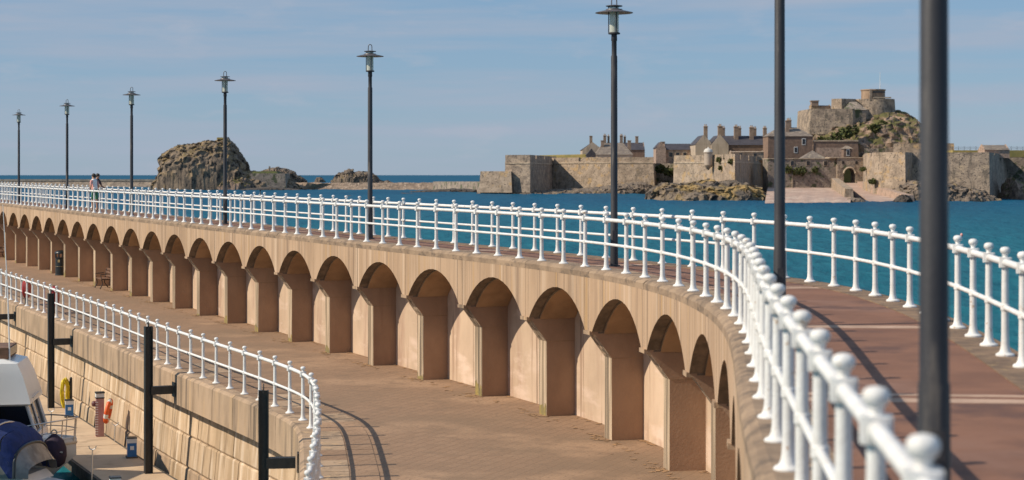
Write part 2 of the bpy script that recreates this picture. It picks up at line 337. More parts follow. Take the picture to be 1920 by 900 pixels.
class Curve:
    def __init__(s, pts, step=.1):
        P = [Vector((p[0], p[1])) for p in pts]; s.p = [P[0]]; acc = 0
        for a, b in zip(P, P[1:]):
            d = (b-a).length; n = max(1, int(d/step))
            for i in range(1, n+1): s.p.append(a+(b-a)*(i/n))
        s.s = [0]
        for a, b in zip(s.p, s.p[1:]): s.s.append(s.s[-1]+(b-a).length)
        s.L = s.s[-1]
    def at(s, q):
        import bisect
        if q <= 0: i = 0
        else: i = min(len(s.p)-2, max(0, bisect.bisect_right(s.s, q)-1))
        a, b = s.p[i], s.p[i+1]; t = (q-s.s[i])/(s.s[i+1]-s.s[i]); return a+(b-a)*t
    def tan(s, q): return (s.at(q+.4)-s.at(q-.4)).normalized()
    def off(s, q, o):
        p = s.at(q); t = s.tan(q); return Vector((p.x-t.y*o, p.y+t.x*o))   # o > 0: outwards, towards the harbour
    def P(s, q, o, z):
        p = s.off(q, o); return (p.x, p.y, z+dz(p.y))
    def by_y(s, Y):
        lo, hi = 0, s.L
        for _ in range(40):
            m = (lo+hi)/2
            if s.at(m).y < Y: lo = m
            else: hi = m
        return lo
def smooth_xy(kn, y0, y1, sig=1.4, step=.25):
    def lin(y):
        if y <= kn[0][0]: a, b = kn[0], kn[1]
        elif y >= kn[-1][0]: a, b = kn[-2], kn[-1]
        else:
            for a, b in zip(kn, kn[1:]):
                if a[0] <= y <= b[0]: break
        return a[1]+(b[1]-a[1])*(y-a[0])/(b[0]-a[0])
    out = []; n = int((y1-y0)/step)
    for i in range(n+1):
        y = y0+i*step; w = t = 0
        for k in range(-12, 13):
            d = k*sig/4; g = math.exp(-d*d/(2*sig*sig)); w += g; t += g*lin(y+d)
        out.append((t/w, y))
    return out
front_kn = [(5, 1.2), (8.4, 1.48), (11.2, 1.72), (14.5, 2.02), (17.5, 2.36), (20, 2.64), (22.5, 2.86), (25, 2.96), (27.5, 2.90), (30, 2.68), (33.4, 2.03),
            (36.8, .93), (40.1, -.46), (44.5, -2.5), (50, -5.0), (57.7, -8.44), (64, -11.35), (70, -14.05), (78, -17.75), (89, -22.7), (102.5, -28.85), (116, -35)]
FR = Curve(smooth_xy(front_kn, -6, 116))
def width(Y):
    t = min(1, max(0, (Y-27)/12)); t = t*t*(3-2*t); return 2.52-.85*t
quay_pts = [(-2.0, 10), (-2.2, 17), (-2.55, 22), (-2.95, 27), (-3.23, 30.3), (-3.53, 32.86), (-3.79, 34.95), (-3.97, 36.0), (-4.24, 37.1), (-4.67, 38.2), (-5.4, 39.9), (-6.2, 41.6), (-7.74, 44.9),
            (-9.23, 48.1), (-11.77, 53.9), (-13.84, 58.56), (-17.3, 66.1), (-20.8, 73.66), (-26, 84.9), (-40, 115)]
QU = Curve(smooth_xy([(p[1], p[0]) for p in quay_pts], 11, 114, .6))

# ---------------------------------------------------------------- the setting: sea, promenade, lower quay
# one sheet to the horizon; the nearer water is a fine grid of real ripples
sea = MB()
ys = []; y_ = 24.0
while y_ < 1500: ys.append(y_); y_ += max(.35, y_*y_/17000)
NX = 420
vs = []
for y_ in ys:
    hw = 20+y_*.46; fd = min(1, (1500-y_)/300)
    for k in range(NX+1):
        x_ = hw*(2*k/NX-1)
        e = min(1, min(k, NX-k)/6)
        h = .55*noise.noise(Vector((x_/11+y_/25, y_/6.5, 0)))+.34*noise.noise(Vector((x_/5+y_/25, y_/3.6, 2)))+.22*noise.noise(Vector((x_/2.6, y_/1.7+x_/9, 5)))+.24*noise.noise(Vector((x_/1.3, y_/.9, 9)))
        if y_ < 118 and x_ < 6-(y_-40)*.4: h *= .08
        vs.append((x_, y_, SEA+h*.8*fd*e))
n_ = NX+1
sea.add(vs, [(r*n_+k, r*n_+k+1, (r+1)*n_+k+1, (r+1)*n_+k) for r in range(len(ys)-1) for k in range(NX)])
ya, yb = ys[0], ys[-1]; ha, hb = 20+ya*.46, 20+yb*.46; W_ = 40000
sea.add([(-W_, -200, SEA), (W_, -200, SEA), (W_, ya, SEA), (-W_, ya, SEA)], [(0, 1, 2, 3)])
sea.add([(-W_, ya, SEA), (-ha, ya, SEA), (-hb, yb, SEA), (-W_, yb, SEA)], [(0, 1, 2, 3)]); sea.add([(ha, ya, SEA), (W_, ya, SEA), (W_, yb, SEA), (hb, yb, SEA)], [(0, 1, 2, 3)])
sea.add([(-W_, yb, SEA), (W_, yb, SEA), (W_, 60000, SEA), (-W_, 60000, SEA)], [(0, 1, 2, 3)])
structure('sea', sea, 'sea_water', 180)

S0, S1 = 0.0, FR.L-1
NS = int((S1-S0)/.5); SS = [S0+(S1-S0)*i/NS for i in range(NS+1)]
mb = MB(); rings = []
for q in SS:
    w = width(FR.at(q).y)
    rings.append([FR.P(q, .06, 0), FR.P(q, -w-.15, 0), FR.P(q, -w-.15, -.42), FR.P(q, .06, -.42)])
deck = structure('promenade_deck', mb.loft(rings), 'deck_red')
def strip_piece(q0, q1, o0, o1, z0, z1, n=3, C=FR, mi=0, mbx=None):
    m = mbx or MB(); rg = []
    for i in range(n+1):
        q = q0+(q1-q0)*i/n
        rg.append([C.P(q, o0, z1), C.P(q, o1, z1), C.P(q, o1, z0), C.P(q, o0, z0)])
    return m.loft(rg, mi)
# pale bands laid across the deck, and the rough concrete margins under both railings
q_lamp = FR.by_y(8.0); bi = 0
q = q_lamp-6.9
while q < S1-2:
    w = width(FR.at(q).y)
    for a, b in ((0, .26), (.42, .56)) if bi % 2 == 0 else ((0, .34),):
        part('paving_band', strip_piece(q+a, q+b, -.32, -w+.33, -.01, .005, 1), 'deck_band', deck)
    q += 6.9; bi += 1
q = S0
while q < S1-3:
    w0 = width(FR.at(q+1.5).y)
    m = MB(); rg = []
    for i in range(5):
        qq = q+2.99*i/4; w = width(FR.at(qq).y); rg.append([FR.P(qq, -w+.30, .012), FR.P(qq, -w-.20, .012), FR.P(qq, -w-.20, -.30), FR.P(qq, -w+.30, -.01)])
    part('edge_slab', m.loft(rg), 'deck_edge', deck)
    q += 3.0
# sea wall under the rear edge
m = MB(); rg = []
for q in SS[::2]:
    w = width(FR.at(q).y); p0 = FR.P(q, -w-.16, -.3); p1 = FR.off(q, -w-.16); p2 = FR.off(q, -w-1.6); p3 = FR.off(q, -w+.5)
    rg.append([(p0[0], p0[1], p0[2]), (p2.x, p2.y, SEA-2), (p3.x, p3.y, SEA-2), FR.P(q, -w+.5, -.44)])
single('sea_wall', m.loft(rg), 'coping_concrete', (0, 0, 0), 'sloping concrete sea wall under the promenade on its seaward side', 'sea wall')

# ---- arcade under the promenade
SP, CR, PT = -1.18, -.45, -1.69                  # springing, crown, top of the pier's upright
PITCH, PW = 3.55, .40
FACE, PFRONT, BACK = .20, -.20, -.84
qref = FR.by_y(44.35)
arc0 = FR.at(qref)
arcade = thing('arcade', (arc0.x, arc0.y, LOWER), 'long curved concrete arcade of low arches and piers under the promenade', 'arcade')
piers = []; q = qref
while q > 6: q -= PITCH
while q < S1-.3: piers.append(q); q += PITCH
half = (PITCH-PW)/2
RA = (half**2+(CR-SP)**2)/(2*(CR-SP))
def archz(d): return CR-RA+math.sqrt(RA*RA-d*d)
NA = 18
for i, q in enumerate(piers):
    # pier: radial slab whose head leans out to the arch face
    prof = [(BACK, LOWER-.1), (PFRONT, LOWER-.1), (PFRONT, PT), (FACE-.02, SP), (BACK, SP)]
    m = MB()
    L_ = [FR.P(q-PW/2, o, z) for o, z in prof]; R_ = [FR.P(q+PW/2, o, z) for o, z in prof]
    m.add(L_+R_, [(4, 3, 2, 1, 0), (5, 6, 7, 8, 9), (0, 1, 6, 5), (3, 4, 9, 8), (4, 0, 5, 9)], 0)
    m.add([L_[1], R_[1], R_[2], L_[2]], [(0, 1, 2, 3)], 1); m.add([L_[2], R_[2], R_[3], L_[3]], [(0, 1, 2, 3)], 1)
    pr = part('pier', m, ['pier_concrete', 'pier_front'], arcade)
    part('corbel_cap', strip_piece(q-PW/2+.02, q+PW/2-.02, FACE-.10, FACE+.04, SP-.06, SP+.012, 1), 'coping_concrete', pr)
    part('joint', strip_piece(q-PW/2-.004, q+PW/2+.004, BACK+.01, PFRONT-.03, PT-.008, PT+.006, 1), 'vault_concrete', pr)
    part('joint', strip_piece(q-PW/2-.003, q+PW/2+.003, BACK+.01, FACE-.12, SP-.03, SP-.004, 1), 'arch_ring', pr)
    # lichen creeping up the foot of the pier
    h = random.uniform(.12, .4); rn = random.random()
    if rn > .25:
        m = MB(); n = 6; vs = []
        for k in range(n+1):
            qq = q-PW/2+.02+(PW-.04)*k/n; vs += [FR.P(qq, PFRONT+.006, LOWER), FR.P(qq, PFRONT+.004, LOWER+h*random.uniform(.25, 1))]
        part('lichen_patch', m.add(vs, [(2*k, 2*k+2, 2*k+3, 2*k+1) for k in range(n)]), 'lichen', pr)
for i, (qa, qb) in enumerate(zip(piers, piers[1:])):
    qm = (qa+qb)/2
    # spandrel panel with the arch cut out, 0.24 m thick
    m = MB(); ds = [-half*math.cos(PI*k/NA) for k in range(NA+1)]
    xs = [(-PITCH/2+.006, SP), (-half, SP)]+[(d, archz(d)) for d in ds[1:-1]]+[(half, SP), (PITCH/2-.006, SP)]
    n = len(xs)
    fr = [FR.P(qm+d, FACE, z) for d, z in xs]; tp = [FR.P(qm+d, FACE, -.16) for d, z in xs]
    bk = [FR.P(qm+d, FACE-.24, z) for d, z in xs]; bt = [FR.P(qm+d, FACE-.24, -.16) for d, z in xs]
    m.add(fr+tp, [(k+1, k, n+k, n+k+1) for k in range(n-1)], 0)
    m.add(bk+bt, [(k, k+1, n+k+1, n+k) for k in range(n-1)], 0)
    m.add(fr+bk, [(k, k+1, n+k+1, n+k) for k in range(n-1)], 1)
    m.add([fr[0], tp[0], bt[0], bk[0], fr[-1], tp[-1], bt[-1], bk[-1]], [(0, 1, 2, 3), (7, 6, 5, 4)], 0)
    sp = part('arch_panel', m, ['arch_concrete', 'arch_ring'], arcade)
    # pale strip at the crown, its colour standing in for light through a gap
    part('crown_light_strip', strip_piece(qm-.03, qm+.03, FACE-.236, FACE-.01, CR-.008, CR+.02, 1), 'coping_concrete', sp)
    # vault behind the panel
    m = MB(); a = [FR.P(qm+d*(half-.03)/half, FACE-.235, archz(d)-.035) for d in ds]; b = [FR.P(qm+d*(half-.03)/half, BACK+.01, archz(d)-.035) for d in ds]
    k_ = len(ds); t1 = [FR.P(qm+d, FACE-.235, -.40) for d in ds]; t2 = [FR.P(qm+d, BACK+.01, -.40) for d in ds]
    m.add(a+b, [(k, k+1, k_+k+1, k_+k) for k in range(k_-1)]); m.add(t1+t2, [(k+1, k, k_+k, k_+k+1) for k in range(k_-1)])
    m.add(a+t1, [(k+1, k, k_+k, k_+k+1) for k in range(k_-1)])
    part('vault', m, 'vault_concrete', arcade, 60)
    # two back panels per bay with an open joint
    part('back_panel', strip_piece(qa, qm-.01, BACK-.15, BACK, LOWER-.1, -.41, 4), 'back_concrete', arcade)
    part('back_panel', strip_piece(qm+.01, qb, BACK-.15, BACK, LOWER-.1, -.41, 4), 'back_concrete', arcade)
    # weathered edge beam with a sloping front lip
    m = MB(); rg = []
    for k in range(13):
        qq = qa+.004+(PITCH-.008)*k/12
        w_ = random.uniform(-.008, .008)
        rg.append([FR.P(qq, -.34, .006), FR.P(qq, .10, .004), FR.P(qq, .165, -.02+w_), FR.P(qq, FACE+.004+w_*.4, -.06+w_), FR.P(qq, FACE+.002, -.163), FR.P(qq, -.34, -.2)])
    part('edge_beam', m.loft(rg), 'arch_edge', arcade)
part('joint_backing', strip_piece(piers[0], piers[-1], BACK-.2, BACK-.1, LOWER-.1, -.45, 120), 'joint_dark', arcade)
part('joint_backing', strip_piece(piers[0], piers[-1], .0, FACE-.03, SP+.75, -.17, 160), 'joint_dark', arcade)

# ---- dry weeds along the foot of the arcade
m = MB(); random.seed(3)
for i in range(1700):
    a = random.choice(piers[3:26]); q = a+random.gauss(0, 1)*random.choice((.3, 1.2)); p = FR.P(q, PFRONT+abs(random.gauss(0, .13))+.02 if abs(q-a) < PW*.7 else random.choice((BACK+.05+abs(random.gauss(0, .06)), PFRONT+abs(random.gauss(0, .2)))), LOWER)
    sz = random.uniform(.02, .09); an = random.uniform(0, PI); n5 = 5; zz = p[2]+random.uniform(.003, .008)
    vs5 = [(p[0]+sz*random.uniform(.5, 1)*math.cos(an+2*PI*k/n5), p[1]+sz*random.uniform(.5, 1)*math.sin(an+2*PI*k/n5), zz+random.uniform(0, .006)) for k in range(n5)]
    m.add(vs5, [(0, 1, 2, 3, 4)])
mat('dry_weed', (.40, .235, .115), (.33, .205, .12), (3, 3, 3), rough=1)
tag(link('weeds', m.mesh('weeds', 'dry_weed')), 'dry orange weeds and drifted dirt along the foot of the arcade', 'weeds', kind='stuff')
# ---- lower quay paving
m = MB(); Y = 12; vs = []
while Y <= 113:
    a = QU.at(QU.by_y(Y)); b = FR.at(FR.by_y(Y)); vs += [(a.x+.02, Y, LOWER+dz(Y)), (b.x+2.6, Y, LOWER+dz(Y))]; Y += .5
nq = len(vs)//2
quay_floor = structure('quay_paving', m.add(vs, [(2*k, 2*k+1, 2*k+3, 2*k+2) for k in range(nq-1)]), 'pavers')
q = QU.by_y(20)
while q < QU.L-30:
    for o0, o1 in ((-.03, -.52), (-.53, -1.02)):
        part('kerb_slab', strip_piece(q, q+1.19, o0, o1, LOWER-.05, LOWER+.010+random.uniform(0, .004), 2, QU), random.choice(['pavers', 'coping_concrete', 'pavers']), quay_floor)
    q += 1.2
# ---- quay wall
p = QU.at(QU.by_y(45))
quay = thing('quay_wall', (p.x, p.y, SEA), 'stepped quay wall with overhanging concrete coping above pale stone blocks', 'quay wall')
q = QU.by_y(18)
while q < QU.L-4:
    m = MB(); rg = []
    for k in range(5):
        qq = q+.012+(1.676)*k/4
        rg.append([QU.P(qq, -.02, LOWER+.012), QU.P(qq, .24, LOWER+.008), QU.P(qq, .31, LOWER-.05), QU.P(qq, .32, LOWER-.78), QU.P(qq, -.02, LOWER-.78)])
    part('coping_block', m.loft(rg), 'coping_concrete', quay); q += 1.70
WALLO = -.10
ZT = LOWER-.76
for row, (za, zb, ln) in enumerate(((ZT, ZT-.84, 1.55), (ZT-.86, ZT-1.62, 1.55), (ZT-1.64, ZT-2.3, 1.9), (ZT-2.32, ZT-3.6, 2.4))):
    q = QU.by_y(20)+(row % 2)*.7
    while q < QU.L-4:
        l = ln*random.uniform(.8, 1.25); m = MB(); rg = []; j = random.uniform(-.012, .012); bo = row*.075
        for k in range(4):
            qq = q+.006+(l-.012)*k/3; e = .012 if k in (0, 3) else 0
            rg.append([QU.P(qq, WALLO-.4, za), QU.P(qq, WALLO+j+bo-.02-e, za), QU.P(qq, WALLO+j+bo+.01-e, za-.04), QU.P(qq, WALLO+j+bo+.07-e, zb+.04), QU.P(qq, WALLO+j+bo+.045-e, zb), QU.P(qq, WALLO-.4, zb)])
        part('stone_block', m.loft(rg), 'quay_block' if row < 2 else ('quay_block_wet' if row == 3 else random.choice(['quay_block', 'coping_concrete'])), quay)
        q += l
part('joint_backing', strip_piece(QU.by_y(19), QU.L-3, WALLO-.5, WALLO-.045, ZT-4, LOWER-.02, 140, QU), 'arch_ring', quay)

# ---------------------------------------------------------------- railings
def post_mesh(seg):
    m = MB()
    m.lathe([(.095, 0), (.096, .014), (.088, .024), (.064, .036), (.050, .065), (.043, .11), (.0395, .2), (.038, .44), (.039, .455), (.047, .465), (.047, .515), (.038, .527), (.0355, .85),
             (.036, .99), (.027, 1.0), (.025, 1.012), (.033, 1.02), (.027, 1.028), (.040, 1.036), (.050, 1.052), (.053, 1.066), (.049, 1.083), (.035, 1.097), (.012, 1.103)], seg=seg)
    m.box((0, 0, .945), (.082, .115, .105)); m.box((0, 0, .945), (.105, .082, .098))
    return m.mesh('post', 'white_paint', 35)
POST_HI, POST_LO = post_mesh(20), post_mesh(10)
def railing(name, C, offf, zb, q0, q1, step, label, cat='railing'):
    p0 = C.P((q0+q1)/2, offf((q0+q1)/2), zb)
    r = thing(name, p0, label, cat)
    q = q0; n = 0
    while q <= q1 and n < 299:
        p = C.P(q, offf(q), zb); t = C.tan(q)
        link('post', POST_HI if p[1] < 45 else POST_LO, r, p, math.atan2(t.y, t.x)); q += step(p[1]) if callable(step) else step; n += 1
    for nm, z, rad in (('top_rail', .945, .036), ('mid_rail', .49, .027)):
        k = int((q1-q0)/.4); pts = [C.P(q0-.5+(q1-q0+1)*i/k, offf(q0-.5+(q1-q0+1)*i/k), zb+z) for i in range(k+1)]
        part(nm, MB().tube(pts, rad, 10), 'white_paint', r, 60)
    return r
STEP = 1.2
qf = FR.by_y(5.46)
railing('railing', FR, lambda q: 0, 0, qf-2*STEP, S1-.8, STEP, 'white post railing along the arcade side of the promenade')
railing('railing', FR, lambda q: -width(FR.at(q).y), .012, qf-2*STEP, S1-.8, lambda Y: 1.04 if Y < 31 else 1.2, 'white post railing on the sea side of the promenade')
qq0 = QU.by_y(22)
railing('railing', QU, lambda q: 0, LOWER+.01, qq0, QU.L-5, 1.17, 'white post railing along the edge of the lower quay')

# ---------------------------------------------------------------- lamp posts
def lamp(x, y, label, seg=16):
    z = dz(y); L_ = thing('lamp_post', (x, y, z), label, 'lamp post', 'lamp posts along the promenade')
    T = lambda m: MB().add([(v[0]+x, v[1]+y, v[2]+z) for v in m.v], m.f)
    def pt(n, m, mt, par, sm=40):
        mm = MB(); mm.v = [(v[0]+x, v[1]+y, v[2]+z) for v in m.v]; mm.f = m.f; mm.m = m.m; return part(n, mm, mt, par, sm)
    pt('pole', MB().lathe([(.125, 0), (.125, .02), (.078, .03), (.074, .9), (.068, .92), (.062, 4.1), (.050, 4.13), (.050, 4.40), (.060, 4.42), (.056, 4.53), (.030, 4.535)], seg=seg), 'lamp_paint', L_)
    pt('access_door', MB().box((.0, -.072, .55), (.07, .012, .3)), 'lamp_paint', L_, False)
    la = pt('lantern_base', MB().lathe([(.05, 4.53), (.115, 4.54), (.118, 4.56), (.105, 4.575), (.03, 4.58)], seg=seg), 'lamp_paint', L_)
    pt('glass', MB().lathe([(.092, 4.575), (.092, 5.07), (.086, 5.07), (.086, 4.575)], seg=seg, cap=False), 'lantern_glass', L_, 60)
    pt('bulb', MB().lathe([(.02, 4.58), (.035, 4.62), (.042, 4.70), (.034, 4.76), (.01, 4.79)], seg=10), 'bulb', L_, 60)
    for k in range(3):
        a = 2*PI*k/3-1.2; pt('bracket_rod', MB().tube([(.108*math.cos(a), .108*math.sin(a), 4.56), (.108*math.cos(a), .108*math.sin(a), 5.09)], .011, 6), 'lamp_paint', L_)
    sh = MB().lathe([(.105, 5.035), (.16, 5.03), (.17, 5.01), (.365, 4.965), (.372, 4.955), (.365, 4.952)], seg=28, cap=False, mi=0)
    sh.lathe([(.365, 4.952), (.17, 4.995), (.105, 5.0)], seg=28, cap=False, mi=1)
    pt('shade', sh, ['shade_metal', 'shade_under'], L_, 50)
    pt('cap', MB().lathe([(.05, 5.115), (.16, 5.10), (.168, 5.09), (.16, 5.083), (.09, 5.08)], seg=20), 'shade_metal', L_, 50)
    a = [(.048*math.cos(t), 0, 5.11+.115+.055*math.sin(t)) for t in [PI*k/10 for k in range(11)]]
    pt('loop', MB().tube([(.052, 0, 5.10)]+a+[(-.052, 0, 5.10)], .012, 6), 'shade_metal', L_)
LAMPS = [(-27.93, 102.7, 'slim dark lamp post farthest left, smallest of the row'), (-21.59, 88.0, 'slim dark lamp post, second smallest, left of the two walkers'),
         (-15.69, 74.8, 'dark lamp post between the two walkers and the big sea rock'), (-9.92, 62.7, 'dark lamp post standing in front of the big sea rock'),
         (-3.85, 49.2, 'dark lamp post with lantern and loop over open water, fifth from the left'), (2.0, 35.5, 'tall dark lamp post whose lantern touches the top edge of the picture'),
         (3.24, 21.95, 'thick dark lamp post cut off at the top, in front of the barracks'), (1.955, 8.4, 'nearest lamp post, broad blurred dark pole at the right')]
for i, (x, y, lb) in enumerate(LAMPS): lamp(x, y, lb, 28 if y < 40 else 14)

# ---------------------------------------------------------------- two walkers
def person(x, y, z, head, label, shirt, legs, lean, arm_fwd, short=True, pink=False):
    """skin-modifier body in local metres, +x is forward"""
    V = [(0, 0, .93), (.01+lean*.3, 0, 1.12), (.02+lean*.8, 0, 1.36), (.03+lean, 0, 1.47), (.05+lean*1.1, 0, 1.56), (.055+lean*1.1, 0, 1.63)]
    R = [(.155, .12), (.145, .105), (.165, .11), (.06, .06), (.085, .072), (.062, .055)]
    E = [(0, 1), (1, 2), (2, 3), (3, 4), (4, 5)]
    def chain(root, pts, rad):
        pr = root
        for p, r in zip(pts, rad): V.append(p); R.append((r, r)); E.append((pr, len(V)-1)); pr = len(V)-1
    for s in (1, -1):
        st = .10*s
        chain(0, [(0, .10*s, .88), (.03+st*.3, .105*s, .48), (-.02+st*.4, .105*s, .09), (.12+st*.4, .115*s, .035)], [.085, .060, .040, .033])
        if arm_fwd: chain(2, [(.02+lean*.9, .20*s, 1.36), (.08+lean, .25*s, 1.13), (.32+lean, .20*s, 1.03), (.42+lean, .16*s, 1.01)], [.055, .042, .034, .032])
        else: chain(2, [(.02+lean*.9, .20*s, 1.36), (-.02+lean*.6, .26*s, 1.10), (.06+lean*.6, .26*s, .88), (.08+lean*.6, .25*s, .79)], [.055, .042, .034, .032])
    me = bpy.data.meshes.new('body'); me.from_pydata(V, E, [])
    o = bpy.data.objects.new('body_tmp', me); COL.objects.link(o)
    sk = o.modifiers.new('s', 'SKIN'); sb = o.modifiers.new('d', 'SUBSURF'); sb.levels = 1; sb.render_levels = 1
    for k, sv in enumerate(me.skin_vertices[0].data): sv.radius = R[k]; sv.use_root = (k == 0)
    dg = bpy.context.evaluated_depsgraph_get(); nm = bpy.data.meshes.new_from_object(o.evaluated_get(dg)); bpy.data.objects.remove(o)
    nm.name = 'person'
    ms = [shirt, legs, 'skin', 'shoe', 'shirt_pink']; nm.materials.clear()
    for mm in ms: nm.materials.append(MATS[mm])
    for p in nm.polygons:
        c = p.center; h = c.z
        arm = abs(c.y) > .17 and h > .75
        if h > 1.46: k = 2
        elif arm and (h < 1.2 or c.x > .2+lean): k = 2
        elif h > .95: k = 4 if (pink and abs(c.y) > .13) else 0
        elif h > (.52 if short else .12): k = 1
        elif h > .09: k = 2
        else: k = 3
        p.material_index = k; p.use_smooth = True
    b = link('person', nm, None, (x, y, z), head); tag(b, label, 'person')
    hx = .04+lean*1.1
    hm = MB().loft([[(hx-.012+r*1.05*math.cos(t), r*.92*math.sin(t), zz+(.035*math.cos(t) if zz < 1.62 else 0)) for t in [2*PI*k/12 for k in range(12)]] for r, zz in ((.084, 1.565), (.094, 1.60), (.092, 1.64), (.07, 1.685), (.03, 1.708))])
    ho = bpy.data.objects.new('hair', hm.mesh('hair', 'hair', 60)); COL.objects.link(ho); ho.parent = b
    nmb = MB().lathe([(.014, -.02), (.012, .0), (.006, .025)], (hx+.088, 0, 1.575), 6)
    no = bpy.data.objects.new('nose', nmb.mesh('nose', 'skin', 60)); COL.objects.link(no); no.parent = b
q = FR.by_y(80.8)
px, py, _ = FR.P(q, -width(80)+.75, 0)
px, py = (178-960)*81.6/F, 81.6
person(px, py, dz(py), math.radians(150), 'walker in white top and green shorts on the promenade, seen from behind', 'shirt_white', 'shorts_green', .04, False, True, True)
person(px-.12, py+.55, dz(py), math.radians(-20), 'walker in dark clothes leaning beside the one in white', 'shirt_dark', 'trousers_dark', .10, True, False)

# ---------------------------------------------------------------- things on the lower quay
def on_quay(xp, yp):
    Y = F*(CAM_Z-LOWER)/(yp-317); return ((xp-960)*Y/F, Y, LOWER+dz(Y))
bx, by, bz = on_quay(114, 516)
t = thing('litter_bin', (bx, by, bz), 'round black litter bin with domed lid standing before the arches', 'litter bin')
part('body', MB().lathe([(.27, 0), (.28, .03), (.26, .05), (.26, .40), (.275, .41), (.275, .44), (.26, .45), (.26, .82), (.28, .84), (.28, .87)], (bx, by, bz), 20), 'bin_black', t, 40)
for k in range(4): a = 2*PI*k/4+.6; part('lid_support', MB().box((bx+.25*math.cos(a), by+.25*math.sin(a), bz+.96), (.06, .06, .2), a), 'bin_black', t)
part('lid', MB().lathe([(.29, 1.05), (.29, 1.09), (.25, 1.15), (.15, 1.20), (.04, 1.215)], (bx, by, bz), 20), 'bin_black', t, 40)
part('band', MB().lathe([(.279, .425), (.281, .43), (.279, .435)], (bx, by, bz), 20, cap=False), 'bin_gold', t)
part('emblem', MB().box((bx-.03, by-.262, bz+.70), (.10, .012, .13)), 'bin_gold', t)
def bench(x, y, z, rz, label):
    t = thing('bench', (x, y, z), label, 'bench', 'benches in the arcade')
    c, s = math.cos(rz), math.sin(rz); T = lambda p: (x+p[0]*c-p[1]*s, y+p[0]*s+p[1]*c, z+p[2])
    for sx in (-.55, .55):
        m = MB()
        m.tube([T((sx, -.28, 0)), T((sx, -.16, .22)), T((sx, -.22, .42)), T((sx, -.25, .62)), T((sx, .12, .64))], .022, 6)
        m.tube([T((sx, .30, 0)), T((sx, .14, .22)), T((sx, .16, .42)), T((sx, .26, .85))], .022, 6)
        m.tube([T((sx, -.22, .40)), T((sx, .18, .40))], .02, 6)
        part('leg', m, 'black_steel', t)
    for k in range(4): part('slat', MB().box(T((0, -.20+k*.12, .43)), (1.3, .09, .03), rz), 'wood', t)
    for k in range(3): part('slat', MB().box(T((0, .19+k*.035, .55+k*.13)), (1.3, .03, .09), rz), 'wood', t)
tn = FR.tan(FR.by_y(78)); rzb = math.atan2(tn.y, tn.x)+PI
b1 = FR.P(piers[0]+PITCH*round((FR.by_y(78.5)-piers[0])/PITCH)+PITCH/2, -.30, LOWER)
def bay_near(xp):
    best = None
    for a in piers:
        p = FR.P(a+PITCH/2, -.25, LOWER); xx = 960+F*p[0]/p[1]
        if best is None or abs(xx-xp) < best[0]: best = (abs(xx-xp), p, a)
    return best[1]
p = bay_near(184); bench(p[0], p[1], p[2], rzb, 'dark iron and wood bench in an arcade bay right of the black bin')
p = bay_near(2); bench(p[0], p[1], p[2], rzb, 'dark bench in an arcade bay at the left edge')
for xp, yp, lb in ((88, 588, 'red lifebuoy case behind the lower railing, by the dark mooring pile'), (36, 572, 'red lifebuoy case behind the lower railing, near the left edge')):
    x, y, z = on_quay(xp, yp); x += .25
    t = thing('lifebuoy_case', (x, y, z), lb, 'lifebuoy case', 'lifebuoy cases on the quay')
    part('post', MB().box((x, y, z+.5), (.06, .06, 1.0)), 'black_steel', t)
    rg = []
    for dy, rr in ((-.10, .30), (-.06, .36), (.06, .36), (.10, .30)):
        rg.append([(x+.03+dy, y+rr*math.cos(k*2*PI/20), z+.62+rr*math.sin(k*2*PI/20)) for k in range(20)])
    part('case', MB().loft(rg), 'red_paint', t, 50)

# ---------------------------------------------------------------- mooring piles and pontoon
def pile(xp, Yw, y_top, label, bracket=True):
    q = QU.by_y(Yw); off = .98
    p = QU.off(q, off); t = QU.tan(q); rz = math.atan2(t.y, t.x)
    zt = CAM_Z-(y_top-328)*p.y/F
    T = thing('mooring_pile', (p.x, p.y, SEA), label, 'mooring pile', 'steel piles along the quay wall')
    m = MB()
    for d, w, h in ((-.085, .17, .026), (.085, .17, .026)):
        m.box((p.x+d*-math.sin(rz), p.y+d*math.cos(rz), (zt+SEA-3)/2), (w, h, zt-SEA+3), rz)
    m.box((p.x, p.y, (zt+SEA-3)/2), (.024, .15, zt-SEA+3), rz)
    part('column', m, 'black_steel', T)
    a = [(p.x+.05*math.cos(k*PI/8)*math.cos(rz), p.y+.05*math.cos(k*PI/8)*math.sin(rz), zt+.05+.07*math.sin(k*PI/8)) for k in range(9)]
    part('lifting_eye', MB().tube([(a[0][0], a[0][1], zt-.05)]+a+[(a[-1][0], a[-1][1], zt-.05)], .012, 6), 'black_steel', T)
    if bracket:
        zb = LOWER+dz(p.y)-.42; b = QU.off(q, .33)
        part('bracket_arm', MB().box(((p.x+b.x)/2, (p.y+b.y)/2, zb), (.20, off-.33-.1, .20), rz), 'black_steel', T)
        part('bracket_plate', MB().box((b.x, b.y, zb), (.32, .03, .36), rz), 'black_steel', T)
for xp, yt, lb in ((503, 732, 'black steel pile nearest the quay corner'), (278, 612, 'tall black steel pile in front of the pale quay blocks, with a bracket'),
                   (96, 550, 'black steel pile farther along the quay, right of the white antenna'), (-6, 500, 'black steel pile at the left edge of the picture')):
    best = min((abs(960+F*QU.off(QU.by_y(y/10), .98).x/QU.off(QU.by_y(y/10), .98).y-xp), y/10) for y in range(340, 900))
    pile(xp, best[1], yt, lb)
p = QU.off(QU.by_y(50), 2)
pont = thing('pontoon', (p.x, p.y, PONT), 'beige floating pontoon walkway along the foot of the quay wall', 'pontoon')
q = QU.by_y(37)
def flat_piece(q0, q1, o0, o1, z0, z1, n=3):
    rg = []
    for i in range(n+1):
        qq = q0+(q1-q0)*i/n; a = QU.off(qq, o0); b = QU.off(qq, o1); rg.append([(a.x, a.y, z1), (b.x, b.y, z1), (b.x, b.y, z0), (a.x, a.y, z0)])
    return MB().loft(rg)
